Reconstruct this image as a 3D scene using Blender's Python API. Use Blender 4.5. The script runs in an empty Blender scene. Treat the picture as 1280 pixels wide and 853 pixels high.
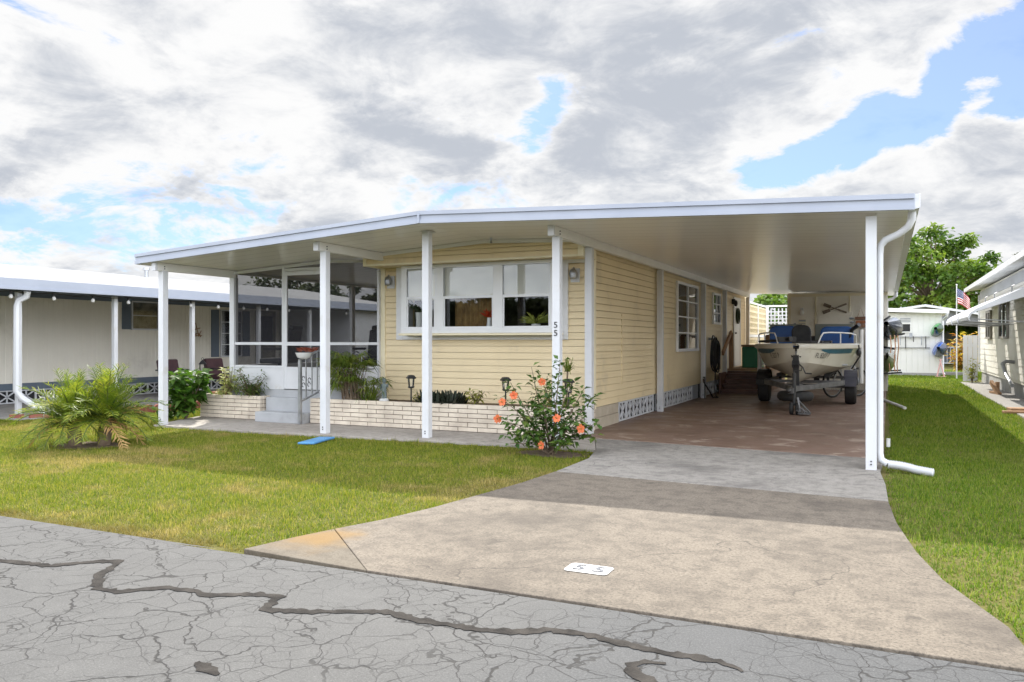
import bpy, bmesh, math, random
import numpy as np
from mathutils import Vector, Matrix, Euler
R = math.radians
rnd = random.Random(7)
SC = bpy.context.scene
COL = SC.collection

# ------------------------------------------------------------------ helpers
def lin(h):
    h = h.lstrip('#'); o = []
    for i in (0, 2, 4):
        c = int(h[i:i+2], 16) / 255
        o.append(c / 12.92 if c <= .04045 else ((c + .055) / 1.055) ** 2.4)
    return tuple(o) + (1,)

class N:
    """tiny node-tree helper"""
    def __init__(s, nt):
        s.nt = nt
    def n(s, t, ins=None, **kw):
        x = s.nt.nodes.new(t)
        for k, v in kw.items(): setattr(x, k, v)
        for k, v in (ins or {}).items():
            if isinstance(v, bpy.types.NodeSocket): s.nt.links.new(v, x.inputs[k])
            else: x.inputs[k].default_value = v
        return x
    def math(s, op, a, b=0.0, c=0.0, clamp=False):
        x = s.n('ShaderNodeMath', {0: a, 1: b, 2: c}, operation=op); x.use_clamp = clamp
        return x.outputs[0]
    def noise(s, vec, scale, detail=4, rough=.55, dist=0.0):
        x = s.n('ShaderNodeTexNoise', {'Scale': scale, 'Detail': detail, 'Roughness': rough, 'Distortion': dist})
        if vec is not None: s.nt.links.new(vec, x.inputs['Vector'])
        return x.outputs['Fac']
    def ramp(s, fac, stops):
        x = s.n('ShaderNodeValToRGB', {'Fac': fac}); e = x.color_ramp.elements
        while len(e) > 1: e.remove(e[-1])
        e[0].position, e[0].color = stops[0][0], stops[0][1]
        for p, c in stops[1:]:
            q = e.new(p); q.color = c
        return x.outputs['Color']
    def mix(s, fac, a, b, mode='MIX'):
        x = s.n('ShaderNodeMix', data_type='RGBA', blend_type=mode, clamp_factor=True)
        for k, v in ((0, fac), (6, a), (7, b)):
            if isinstance(v, bpy.types.NodeSocket): s.nt.links.new(v, x.inputs[k])
            else: x.inputs[k].default_value = v
        return x.outputs[2]
    def smooth(s, v, a, b):
        x = s.n('ShaderNodeMapRange', {0: v, 1: a, 2: b, 3: 0.0, 4: 1.0}, interpolation_type='SMOOTHSTEP')
        return x.outputs[0]

def newmat(name):
    m = bpy.data.materials.new(name); m.use_nodes = True
    nt = m.node_tree
    b = nt.nodes['Principled BSDF']
    return m, N(nt), b, nt.nodes['Material Output']

def pm(name, c1, c2=None, scale=6.0, rough=.6, rough2=None, bump=0.0, bscale=None, metal=0.0, spec=.5, detail=5, lo=.35, hi=.68, dirt=None, dirt_scale=1.3, dirt_lo=.55):
    """principled with noise-mixed colour, optional dirt and bump"""
    m, g, b, out = newmat(name)
    tc = g.n('ShaderNodeTexCoord').outputs['Object']
    c1 = lin(c1) if isinstance(c1, str) else tuple(c1) + ((1,) if len(c1) == 3 else ())
    if c2 is None: c2 = tuple(v * .86 for v in c1[:3]) + (1,)
    else: c2 = lin(c2) if isinstance(c2, str) else tuple(c2) + ((1,) if len(c2) == 3 else ())
    f = g.noise(tc, scale, detail)
    col = g.ramp(f, [(lo, c1), (hi, c2)])
    if dirt is not None:
        d = g.smooth(g.noise(tc, dirt_scale, 7, .65), dirt_lo, dirt_lo + .2)
        col = g.mix(g.math('MULTIPLY', d, .75), col, lin(dirt) if isinstance(dirt, str) else dirt)
    g.nt.links.new(col, b.inputs['Base Color'])
    b.inputs['Roughness'].default_value = rough
    if rough2 is not None:
        g.nt.links.new(g.n('ShaderNodeMapRange', {0: g.noise(tc, scale * .6, 4), 1: .3, 2: .7, 3: rough, 4: rough2}).outputs[0], b.inputs['Roughness'])
    b.inputs['Metallic'].default_value = metal
    b.inputs['Specular IOR Level'].default_value = spec
    if bump:
        bp = g.n('ShaderNodeBump', {'Strength': bump, 'Distance': .01, 'Height': g.noise(tc, bscale or scale * 6, 4)})
        g.nt.links.new(bp.outputs[0], b.inputs['Normal'])
    return m

def leafmat(name, cols, trans=.45, rough=.5, scale=2.0, per_island=.6, spec=.35):
    """two sided leaf: principled front + translucency, colour varied by clump and by leaf"""
    m, g, b, out = newmat(name)
    tc = g.n('ShaderNodeTexCoord').outputs['Object']
    ri = g.n('ShaderNodeNewGeometry').outputs['Random Per Island']
    f = g.noise(tc, scale, 3)
    f = g.math('ADD', g.math('MULTIPLY', g.smooth(f, .3, .7), 1 - per_island), g.math('MULTIPLY', ri, per_island))
    k = len(cols)
    col = g.ramp(f, [(i / (k - 1), tuple(c) + (1,)) for i, c in enumerate(cols)])
    g.nt.links.new(col, b.inputs['Base Color'])
    b.inputs['Roughness'].default_value = rough
    b.inputs['Specular IOR Level'].default_value = spec
    t = g.n('ShaderNodeBsdfTranslucent', {'Color': g.mix(1.0, col, (1.15, 1.2, .75, 1), 'MULTIPLY')})
    ms = g.n('ShaderNodeMixShader', {0: trans, 1: b.outputs[0], 2: t.outputs[0]})
    g.nt.links.new(ms.outputs[0], out.inputs['Surface'])
    return m

class MB:
    def __init__(s):
        s.v, s.f = [], []
    def add(s, vs, fs):
        o = len(s.v); s.v += [tuple(p) for p in vs]; s.f += [tuple(i + o for i in f) for f in fs]
        return s
    def box(s, x0, x1, y0, y1, z0, z1):
        if x0 > x1: x0, x1 = x1, x0
        if y0 > y1: y0, y1 = y1, y0
        if z0 > z1: z0, z1 = z1, z0
        v = [(x0,y0,z0),(x1,y0,z0),(x1,y1,z0),(x0,y1,z0),(x0,y0,z1),(x1,y0,z1),(x1,y1,z1),(x0,y1,z1)]
        return s.add(v, [(0,3,2,1),(4,5,6,7),(0,1,5,4),(1,2,6,5),(2,3,7,6),(3,0,4,7)])
    def obox(s, c, size, rot=(0,0,0)):
        M = Matrix.Translation(c) @ Euler(rot).to_matrix().to_4x4()
        a, b, d = (k / 2 for k in size)
        v = [M @ Vector(p) for p in [(-a,-b,-d),(a,-b,-d),(a,b,-d),(-a,b,-d),(-a,-b,d),(a,-b,d),(a,b,d),(-a,b,d)]]
        return s.add(v, [(0,3,2,1),(4,5,6,7),(0,1,5,4),(1,2,6,5),(2,3,7,6),(3,0,4,7)])
    def bar(s, p, q, w, h=None, up=(0,0,1)):
        p, q = Vector(p), Vector(q); h = h or w
        d = (q - p).normalized(); u = Vector(up)
        if abs(d.dot(u)) > .98: u = Vector((0, 1, 0))
        x = d.cross(u).normalized(); u = x.cross(d)
        v = []
        for e in (p, q):
            for a, b in ((-1,-1),(1,-1),(1,1),(-1,1)):
                v.append(e + x * (a * w / 2) + u * (b * h / 2))
        return s.add(v, [(0,1,2,3)[::-1], (4,5,6,7), (0,1,5,4), (1,2,6,5), (2,3,7,6), (3,0,4,7)])
    def prism(s, poly, axis, a, b):
        """poly of 2-D points extruded along axis 'x','y','z' from a to b"""
        n = len(poly)
        def P(p, t):
            return {'x': (t, p[0], p[1]), 'y': (p[0], t, p[1]), 'z': (p[0], p[1], t)}[axis]
        v = [P(p, a) for p in poly] + [P(p, b) for p in poly]
        f = [tuple(range(n))[::-1], tuple(range(n, 2 * n))]
        f += [(i, (i + 1) % n, (i + 1) % n + n, i + n) for i in range(n)]
        return s.add(v, f)
    def tube(s, path, r, n=8, cap=True):
        path = [Vector(p) for p in path]; k = len(path)
        rs = r if isinstance(r, (list, tuple)) else [r] * k
        v, f = [], []
        t0 = (path[1] - path[0]).normalized()
        u = Vector((0, 0, 1)) if abs(t0.z) < .9 else Vector((1, 0, 0))
        u = (u - t0 * u.dot(t0)).normalized()
        for i in range(k):
            t = (path[min(i + 1, k - 1)] - path[max(i - 1, 0)])
            t = t.normalized() if t.length > 1e-9 else t0
            u = u - t * u.dot(t)
            u = u.normalized() if u.length > 1e-6 else t.orthogonal().normalized()
            w = t.cross(u)
            for j in range(n):
                a = 2 * math.pi * j / n
                v.append(path[i] + (u * math.cos(a) + w * math.sin(a)) * rs[i])
        for i in range(k - 1):
            for j in range(n):
                f.append((i*n + j, i*n + (j+1) % n, (i+1)*n + (j+1) % n, (i+1)*n + j))
        if cap:
            f.append(tuple(range(n))[::-1]); f.append(tuple((k-1)*n + j for j in range(n)))
        return s.add(v, f)
    def lathe(s, prof, c=(0,0,0), n=16, axis='z'):
        c = Vector(c); v, f = [], []
        for r, z in prof:
            for j in range(n):
                a = 2 * math.pi * j / n
                x, y = max(r, 1e-4) * math.cos(a), max(r, 1e-4) * math.sin(a)
                v.append(c + Vector({'z': (x, y, z), 'x': (z, x, y), 'y': (y, z, x)}[axis]))
        k = len(prof)
        for i in range(k - 1):
            for j in range(n):
                f.append((i*n + j, i*n + (j+1) % n, (i+1)*n + (j+1) % n, (i+1)*n + j))
        f.append(tuple(range(n))[::-1]); f.append(tuple((k-1)*n + j for j in range(n)))
        return s.add(v, f)
    def ball(s, c, r, n=12, m=8):
        rx, ry, rz = r if isinstance(r, (tuple, list)) else (r, r, r)
        prof = [(math.sin(math.pi * i / m), -math.cos(math.pi * i / m)) for i in range(m + 1)]
        o = len(s.v); s.lathe(prof, (0,0,0), n)
        for i in range(o, len(s.v)):
            x, y, z = s.v[i]; s.v[i] = (c[0] + x*rx, c[1] + y*ry, c[2] + z*rz)
        return s
    def torus(s, c, Rr, r, axis='y', n=28, m=10, arc=2*math.pi, tilt=None):
        pts = []
        for i in range(n + (0 if arc >= 2*math.pi - .01 else 1)):
            a = arc * i / n; x, y = Rr * math.cos(a), Rr * math.sin(a)
            p = Vector({'x': (0, x, y), 'y': (x, 0, y), 'z': (x, y, 0)}[axis])
            if tilt is not None: p = tilt @ p
            pts.append(Vector(c) + p)
        if arc >= 2*math.pi - .01: pts += [pts[0], pts[1]]
        return s.tube(pts, r, m, cap=arc < 2*math.pi - .01)
    def leaf(s, p, d, L, w, nrm, fold=.25, droop=0.0):
        """pointed folded leaf: 4 faces"""
        p, d, nrm = Vector(p), Vector(d).normalized(), Vector(nrm)
        x = d.cross(nrm)
        x = x.normalized() if x.length > 1e-5 else d.orthogonal().normalized()
        u = x.cross(d)
        m1 = p + d * (L * .42) - u * (droop * L * .15); tip = p + d * L - u * (droop * L)
        a = m1 + x * (w / 2) + u * (fold * w); b = m1 - x * (w / 2) + u * (fold * w)
        return s.add([p, a, m1, b, tip], [(0,1,2),(0,2,3),(2,1,4),(2,4,3)])
    def build(s, name, mat, parent=None, bevel=0.0, smooth=False, sharp=40):
        me = bpy.data.meshes.new(name)
        off = wpos(parent) if parent else Vector((0, 0, 0))
        me.from_pydata([tuple(Vector(p) - off) for p in s.v], [], s.f)
        me.materials.append(mat)
        if smooth:
            me.polygons.foreach_set('use_smooth', [True] * len(me.polygons))
            if sharp < 180: me.set_sharp_from_angle(angle=R(sharp))
        me.update()
        o = bpy.data.objects.new(name, me); COL.objects.link(o)
        if parent: o.parent = parent
        if bevel:
            b = o.modifiers.new('bevel', 'BEVEL'); b.width = bevel; b.segments = 2; b.limit_method = 'ANGLE'
        return o

def wpos(o):
    p = Vector((0, 0, 0))
    while o is not None:
        p += Vector(o.location); o = o.parent
    return p

def tag(o, label=None, cat=None, group=None, kind=None):
    if label: o['label'] = label
    if cat: o['category'] = cat
    if group: o['group'] = group
    if kind: o['kind'] = kind
    return o

def thing(name, label, cat, loc, group=None):
    o = bpy.data.objects.new(name, None); COL.objects.link(o)
    o.location = loc; o.empty_display_size = .2
    return tag(o, label, cat, group)

def copy_tree(o, parent=None):
    c = o.copy(); COL.objects.link(c)
    if parent is not None: c.parent = parent
    for ch in [x for x in bpy.data.objects if x.parent == o]: copy_tree(ch, c)
    return c

def struct(o):
    o['kind'] = 'structure'; return o

def text(name, body, size, loc, rot, mat, parent=None, ext=.002, xs=1.0):
    cu = bpy.data.curves.new(name, 'FONT'); cu.body = body; cu.size = size; cu.extrude = ext
    cu.align_x = 'CENTER'; cu.align_y = 'CENTER'
    t = bpy.data.objects.new(name, cu); COL.objects.link(t)
    bpy.context.view_layer.update()
    me = bpy.data.meshes.new_from_object(t.evaluated_get(bpy.context.evaluated_depsgraph_get()))
    bpy.data.objects.remove(t)
    M = Matrix.Translation(Vector(loc) - (wpos(parent) if parent else Vector((0,0,0)))) @ Euler(rot).to_matrix().to_4x4() @ Matrix.Diagonal((xs, 1, 1, 1))
    me.transform(M); me.materials.clear(); me.materials.append(mat); me.name = name
    o = bpy.data.objects.new(name, me); COL.objects.link(o)
    if parent: o.parent = parent
    return o

# ------------------------------------------------------------------ camera
cam = bpy.data.objects.new('camera', bpy.data.cameras.new('camera')); COL.objects.link(cam)
cam.location = (0, 0, 1.28)
YAW = math.atan(467 / 988)
cam.rotation_euler = (math.pi / 2, 0, YAW)
cam.data.sensor_width = 36; cam.data.lens = 988 / 1280 * 36
cam.data.clip_start = .05; cam.data.clip_end = 3000
SC.camera = cam

# ------------------------------------------------------------------ light
SUN = Vector((-1.25, 2.4, 2.62)).normalized()      # towards the sun
sl = bpy.data.lights.new('sun', 'SUN'); sl.energy = 3.0; sl.angle = R(.6); sl.color = (1, .95, .86)
so = bpy.data.objects.new('sun', sl); COL.objects.link(so)
so.rotation_euler = SUN.to_track_quat('Z', 'Y').to_euler(); so.location = (-10, 30, 30)

w = bpy.data.worlds.new('World'); SC.world = w; w.use_nodes = True
nt = w.node_tree; nt.nodes.clear(); g = N(nt)
sky = g.n('ShaderNodeTexSky', sky_type='NISHITA', sun_disc=False)
sky.sun_elevation = math.asin(SUN.z); sky.sun_rotation = math.atan2(SUN.x, SUN.y)
sky.air_density = 1.1; sky.dust_density = .6; sky.ozone_density = 2.0
bg1 = g.n('ShaderNodeBackground', {'Color': g.mix(1.0, sky.outputs[0], (.30, .44, .66, 1), 'MULTIPLY'), 'Strength': .10})
D = g.n('ShaderNodeTexCoord').outputs['Generated']
sep = g.n('ShaderNodeSeparateXYZ', {0: D})
den = g.math('ADD', g.math('MAXIMUM', sep.outputs[2], 0.0), .36)
V = g.n('ShaderNodeCombineXYZ', {0: g.math('DIVIDE', sep.outputs[0], den), 1: g.math('DIVIDE', sep.outputs[1], den), 2: g.math('MULTIPLY', sep.outputs[2], 2.0)}).outputs[0]
def blobs(lst):
    tot = None
    for az, el, sz, am in lst:
        d = (math.sin(R(az)) * math.cos(R(el)), math.cos(R(az)) * math.cos(R(el)), math.sin(R(el)))
        q = g.n('ShaderNodeVectorMath', {0: D, 1: d}, operation='DISTANCE').outputs['Value']
        q = g.math('POWER', g.math('MULTIPLY', q, 1 / R(sz)), 2.0)
        q = g.math('MULTIPLY', g.math('EXPONENT', g.math('MULTIPLY', q, -1.0)), am)
        tot = q if tot is None else g.math('ADD', tot, q)
    return tot
hole = blobs([(7.5,18.6,3.4,.5),(4.2,16.4,2.6,.42),(2.6,14.4,2.2,.34),(.1,14.3,2.0,.42),(-2.3,12.6,1.9,.42),(-5.3,12.0,1.7,.38),(-8.2,11.0,1.6,.3),(6.8,13.6,2.0,.3),(9.5,15,3,.3),
              (-22.3,17.6,1.7,.33),(-23.7,14.6,1.6,.30),(-22.8,16.0,1.1,.12),(-57.6,8.2,4.0,.27),(-52.6,7.4,3.0,.26),(-48.3,8.0,2.6,.22),(-44,7.2,2.5,.14)])
solid = blobs([(1.6,15.6,1.1,.30),(5.8,14.9,1.9,.42),(1.2,11.2,2.4,.25),(5,10,4,.35),(1.5,17.4,1.4,.2),(-28,20,6,.2),(-14,19,6,.2)])
dark = blobs([(-37.9,20.6,3.4,.52),(-36.3,15.8,2.6,.42),(-16.1,22.3,5,.4),(-19,14.4,4.2,.42),(-13.3,17,4,.3),(-26.5,22,3,.35),(-54,14.3,4,.22),(-30,12.6,4,.28),(-45.8,12.6,4,.16),(-9,20.5,4,.28),(-5,18.6,2.5,.2)])
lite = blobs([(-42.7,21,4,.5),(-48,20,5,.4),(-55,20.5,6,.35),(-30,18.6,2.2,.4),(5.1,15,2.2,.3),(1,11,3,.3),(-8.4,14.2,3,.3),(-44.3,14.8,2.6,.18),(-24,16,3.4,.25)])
n1 = g.noise(V, 3.4, 11, .64, .25)
n2 = g.noise(g.n('ShaderNodeVectorMath', {0: V, 1: (7.3, 2.1, 4.0)}, operation='ADD').outputs[0], 4.4, 10, .62, .4)
n3 = g.noise(g.n('ShaderNodeVectorMath', {0: V, 1: (1.7, 9.1, 2.0)}, operation='ADD').outputs[0], 8.0, 7, .62, .4)
cov = g.math('ADD', g.math('SUBTRACT', g.math('MULTIPLY', n1, 1.9), g.math('MULTIPLY', hole, 1.05)), g.math('ADD', solid, -.20))
mask = g.math('MAXIMUM', g.smooth(cov, .37, .62), .30)
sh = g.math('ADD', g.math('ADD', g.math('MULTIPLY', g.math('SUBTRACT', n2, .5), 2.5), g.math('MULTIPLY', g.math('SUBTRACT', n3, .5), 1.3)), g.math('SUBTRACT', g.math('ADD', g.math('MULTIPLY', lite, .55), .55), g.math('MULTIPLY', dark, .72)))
edge = g.math('SUBTRACT', 1.0, g.smooth(cov, .50, .86))
sh = g.math('ADD', sh, g.math('MULTIPLY', edge, .42))
shade = g.smooth(sh, .0, 1.05)
cc0 = g.mix(shade, (.235, .25, .278, 1), (.415, .415, .415, 1))
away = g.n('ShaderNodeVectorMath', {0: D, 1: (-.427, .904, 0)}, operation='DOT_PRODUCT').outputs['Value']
behind = g.smooth(g.math('MULTIPLY', away, -1.0), -.68, .25)      # unseen part of the sky brightened to lift the shaded house
side_fill = g.n('ShaderNodeVectorMath', {0: D, 1: (.93, -.22, .22)}, operation='DISTANCE').outputs['Value']
side_fill = g.math('SUBTRACT', 1.0, g.smooth(side_fill, .25, .95))      # unseen bright patch added to light the carport wall
cs = g.math('ADD', g.math('ADD', g.math('MULTIPLY', behind, 2.5), 1.0), g.math('MULTIPLY', g.math('MULTIPLY', side_fill, behind), 2.4))
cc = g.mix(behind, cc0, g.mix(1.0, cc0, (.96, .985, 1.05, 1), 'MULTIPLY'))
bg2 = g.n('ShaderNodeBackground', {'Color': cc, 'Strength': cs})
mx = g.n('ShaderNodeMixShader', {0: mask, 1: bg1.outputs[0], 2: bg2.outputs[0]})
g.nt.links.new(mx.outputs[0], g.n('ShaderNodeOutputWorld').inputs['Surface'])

vs = SC.view_settings
vs.view_transform = 'Standard'; vs.look = 'None'; vs.gamma = 1; vs.use_curve_mapping = False; vs.exposure = 1.25
SC.cycles.max_bounces = 8; SC.cycles.diffuse_bounces = 5; SC.cycles.glossy_bounces = 4; SC.cycles.transparent_max_bounces = 16
SC.cycles.transmission_bounces = 4
SC.cycles.sample_clamp_indirect = 6; SC.cycles.caustics_reflective = False; SC.cycles.caustics_refractive = False
SC.cycles.use_denoising = True

# ------------------------------------------------------------------ materials
M = {}
M['white'] = pm('white_metal', (.62,.63,.645), (.57,.58,.595), 3, .38, dirt=(.50,.48,.43,1), dirt_scale=3.2, dirt_lo=.56)
M['fascia'] = pm('fascia_metal', (.36,.39,.45), (.32,.35,.41), 2, .35)
M['soffit'] = pm('soffit_metal', (.74,.72,.69), (.68,.66,.63), 1.2, .26, rough2=.36)
M['beam'] = pm('beam_metal', (.78,.77,.74), (.72,.71,.68), 2, .4)
M['siding'] = pm('cream_siding', (.80,.665,.42), (.735,.60,.365), 1.1, .45, dirt=(.52,.45,.32,1), dirt_scale=1.1, dirt_lo=.55, bump=.05, bscale=40)
M['trim'] = pm('cream_trim', (.82,.74,.53), (.77,.69,.48), 2, .45)
M['winframe'] = pm('window_frame_paint', (.80,.81,.82), (.75,.76,.77), 3, .4)
M['dark'] = pm('dark_void', (.02,.02,.022), (.03,.03,.03), 3, .8)
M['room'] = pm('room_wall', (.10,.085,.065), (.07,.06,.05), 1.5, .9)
M['blind'] = pm('roller_blind', (.86,.83,.72), (.82,.79,.69), 3, .8)
M['black'] = pm('black_plastic', (.015,.015,.016), (.03,.03,.03), 8, .45)
M['blackmetal'] = pm('black_metal', (.03,.03,.032), (.05,.05,.05), 8, .4)
M['rubber'] = pm('rubber', (.018,.018,.018), (.03,.029,.028), 10, .75, bump=.2)
M['grey'] = pm('grey_paint', (.36,.38,.41), (.30,.32,.35), 4, .5)
M['step'] = pm('grey_step_paint', (.40,.41,.42), (.33,.34,.35), 3, .6, dirt=(.24,.23,.22,1), dirt_scale=3)
M['galv'] = pm('galvanised', (.40,.41,.42), (.28,.29,.30), 9, .35, metal=.7)
M['soil'] = pm('soil', (.09,.06,.04), (.16,.11,.07), 14, .95, bump=.8, bscale=60)
M['brick'] = pm('cream_brick', (.72,.64,.52), (.52,.45,.36), 3.5, .8, bump=.35, bscale=70, dirt=(.48,.42,.34,1), dirt_scale=4)
M['mortar'] = pm('dark_mortar', (.20,.17,.14), (.15,.13,.11), 20, .9)
M['bronze'] = pm('bark_brown', (.13,.09,.06), (.20,.15,.10), 9, .9, bump=.6, bscale=25)
M['wood'] = pm('weathered_wood', (.36,.21,.11), (.27,.15,.075), 5, .7, bump=.3, bscale=30)
M['darkwood'] = pm('dark_stained_wood', (.105,.050,.032), (.16,.078,.048), 4, .45, bump=.2)
M['green_box'] = pm('green_plastic', (.02,.17,.085), (.016,.14,.07), 3, .45)
M['blue'] = pm('blue_vinyl', (.02,.11,.36), (.012,.07,.27), 4, .35, bump=.15, bscale=14)
M['red'] = pm('red_paint', (.5,.05,.04), None, 5, .5)

def glass(name, tint=(.97,.98,.98), clear=.8):
    m, g, b, out = newmat(name)
    fr = g.n('ShaderNodeFresnel', {'IOR': 1.42}).outputs[0]
    fr = g.math('ADD', g.math('MULTIPLY', fr, 1.0), .005, clamp=True)
    gl = g.n('ShaderNodeBsdfGlossy', {'Color': (.95,.97,1,1), 'Roughness': .015})
    tr = g.n('ShaderNodeBsdfTransparent', {'Color': tuple(tint) + (1,)})
    ms = g.n('ShaderNodeMixShader', {0: fr, 1: tr.outputs[0], 2: gl.outputs[0]})
    g.nt.links.new(ms.outputs[0], out.inputs['Surface'])
    return m
M['glass'] = glass('window_glass')
def screen(name, a=.50, c=(.035,.035,.04)):
    m, g, b, out = newmat(name)
    d = g.n('ShaderNodeBsdfDiffuse', {'Color': tuple(c) + (1,)})
    tr = g.n('ShaderNodeBsdfTransparent')
    ms = g.n('ShaderNodeMixShader', {0: a, 1: tr.outputs[0], 2: d.outputs[0]})
    g.nt.links.new(ms.outputs[0], out.inputs['Surface'])
    return m
M['screen'] = screen('insect_screen')

# ------------------------------------------------------------------ ground
def m_street():
    m, g, b, out = newmat('cracked_asphalt')
    tc = g.n('ShaderNodeTexCoord').outputs['Object']
    wob = g.n('ShaderNodeTexNoise', {'Vector': tc, 'Scale': 2.6, 'Detail': 4, 'Roughness': .55}).outputs['Color']
    wv = g.n('ShaderNodeVectorMath', {0: wob, 1: (.5,.5,.5)}, operation='SUBTRACT').outputs[0]
    def crack(scale, amt, wd, off):
        p = g.n('ShaderNodeVectorMath', {0: g.n('ShaderNodeVectorMath', {0: wv, 'Scale': amt}, operation='SCALE').outputs[0], 1: tc}, operation='ADD').outputs[0]
        p = g.n('ShaderNodeVectorMath', {0: p, 1: off}, operation='ADD').outputs[0]
        v = g.n('ShaderNodeTexVoronoi', {'Vector': p, 'Scale': scale, 'Randomness': 1.0}, feature='DISTANCE_TO_EDGE')
        wv2 = g.n('ShaderNodeMapRange', {0: g.noise(tc, 1.7 * scale, 4, .6), 1: .32, 2: .68, 3: .25, 4: 1.9}).outputs[0]
        return g.math('SUBTRACT', 1.0, g.smooth(g.math('DIVIDE', v.outputs['Distance'], wv2), wd * .25, wd))
    patch = g.noise(tc, .9, 3)
    c1 = g.math('MULTIPLY', crack(1.9, .40, .011, (.3, .1, 0)), g.smooth(patch, .30, .44))
    c2 = g.math('MULTIPLY', crack(4.6, .20, .014, (2, 5, 0)), g.smooth(g.noise(tc, 1.3, 2), .40, .52))
    c3 = g.math('MULTIPLY', crack(9.0, .16, .018, (4, 1, 0)), g.smooth(g.noise(tc, 1.9, 2), .44, .54))
    cr = g.math('MAXIMUM', c1, g.math('MAXIMUM', g.math('MULTIPLY', c2, .8), g.math('MULTIPLY', c3, .55)))
    sepx = g.n('ShaderNodeSeparateXYZ', {0: tc})
    fresh = g.smooth(sepx.outputs[0], -1.9, -.9)          # newer darker seal coat at this end
    base = g.ramp(g.noise(tc, 5, 8, .7), [(.30, (.078,.075,.071,1)), (.52, (.097,.094,.089,1)), (.72, (.122,.118,.111,1))])
    base = g.mix(g.math('MULTIPLY', fresh, .85), base, g.ramp(g.noise(tc, 7, 6), [(.3, (.054,.056,.059,1)), (.7, (.070,.072,.075,1))]))
    grit = g.noise(tc, 110, 4, .8)
    base = g.mix(.5, base, g.ramp(grit, [(.3, (.02,.02,.02,1)), (.55, (.080,.080,.079,1)), (.72, (.19,.19,.18,1))]))
    stain = g.smooth(g.noise(tc, 1.1, 6, .65), .56, .75)
    base = g.mix(g.math('MULTIPLY', stain, .3), base, (.070,.067,.063,1))
    halo = g.math('MULTIPLY', g.smooth(g.noise(tc, 3.0, 3), .45, .7), .5)
    col = g.mix(cr, base, (.018,.017,.016,1))
    g.nt.links.new(col, b.inputs['Base Color']); b.inputs['Roughness'].default_value = .85
    hgt = g.math('SUBTRACT', g.math('MULTIPLY', grit, .25), g.math('MULTIPLY', cr, .9))
    bp = g.n('ShaderNodeBump', {'Strength': .6, 'Distance': .008, 'Height': hgt})
    g.nt.links.new(bp.outputs[0], b.inputs['Normal'])
    return m
M['street'] = m_street()

def m_conc(name, a, bb, dk, sp=.45, stain_sc=.7, stain=.55, rust=None):
    m, g, b, out = newmat(name)
    tc = g.n('ShaderNodeTexCoord').outputs['Object']
    base = g.ramp(g.noise(tc, 3.2, 9, .68), [(.32, a), (.66, bb)])
    grit = g.noise(tc, 60, 5, .8)
    base = g.mix(sp, base, g.ramp(grit, [(.32, tuple(v * .42 for v in dk[:3]) + (1,)), (.5, a), (.68, tuple(min(1, v * 1.45) for v in a[:3]) + (1,))]))
    st = g.smooth(g.noise(tc, stain_sc, 8, .66), .46, .68)
    base = g.mix(g.math('MULTIPLY', st, stain), base, dk)
    wv_ = g.n('ShaderNodeVectorMath', {0: g.n('ShaderNodeTexNoise', {'Vector': tc, 'Scale': 1.6, 'Detail': 5}).outputs['Color'], 1: tc}, operation='ADD').outputs[0]
    hv = g.n('ShaderNodeTexVoronoi', {'Vector': wv_, 'Scale': .55}, feature='DISTANCE_TO_EDGE').outputs['Distance']
    hair = g.math('MULTIPLY', g.math('SUBTRACT', 1.0, g.smooth(hv, .001, .006)), g.smooth(g.noise(tc, .8, 3), .46, .56))
    base = g.mix(g.math('MULTIPLY', hair, .6), base, tuple(v * .5 for v in dk[:3]) + (1,))
    oil = g.smooth(g.noise(tc, 1.9, 4, .6), .64, .74)
    base = g.mix(g.math('MULTIPLY', oil, .55), base, tuple(v * .55 for v in dk[:3]) + (1,))
    md = g.smooth(g.noise(tc, 8, 7, .72), .44, .62)
    base = g.mix(g.math('MULTIPLY', md, .42), base, tuple(v * .8 for v in dk[:3]) + (1,))
    spot = g.smooth(g.noise(tc, 14, 5, .7), .58, .68)
    base = g.mix(g.math('MULTIPLY', spot, .4), base, tuple(v * .7 for v in dk[:3]) + (1,))
    if rust is not None:
        px, py, rr = rust
        d = g.n('ShaderNodeVectorMath', {0: tc, 1: (px, py, 0)}, operation='DISTANCE').outputs['Value']
        d = g.math('ADD', d, g.math('MULTIPLY', g.math('SUBTRACT', g.noise(tc, 5, 5), .5), .5))
        base = g.mix(g.math('MULTIPLY', g.math('SUBTRACT', 1.0, g.smooth(d, .02, rr)), .8), base, (.21,.12,.03,1))
    g.nt.links.new(base, b.inputs['Base Color']); b.inputs['Roughness'].default_value = .88
    bp = g.n('ShaderNodeBump', {'Strength': .5, 'Distance': .006, 'Height': grit})
    g.nt.links.new(bp.outputs[0], b.inputs['Normal'])
    return m
M['drive'] = m_conc('driveway_concrete', (.168,.140,.107,1), (.120,.098,.074,1), (.060,.048,.037,1), sp=.85, stain=.75, rust=(-3.34, 4.20, .33))
M['drive2'] = m_conc('pale_concrete', (.27,.25,.22,1), (.22,.203,.18,1), (.10,.09,.08,1), sp=.35, stain=.85)
M['corner'] = m_conc('corner_concrete', (.14,.118,.088,1), (.112,.093,.068,1), (.08,.06,.04,1), rust=(-3.32, 4.12, .42))
M['walk'] = m_conc('walk_concrete', (.36,.33,.29,1), (.31,.28,.245,1), (.20,.175,.15,1), sp=.15, stain=.35)
M['patio'] = m_conc('patio_concrete', (.30,.285,.265,1), (.25,.24,.225,1), (.18,.17,.16,1), sp=.2)

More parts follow.
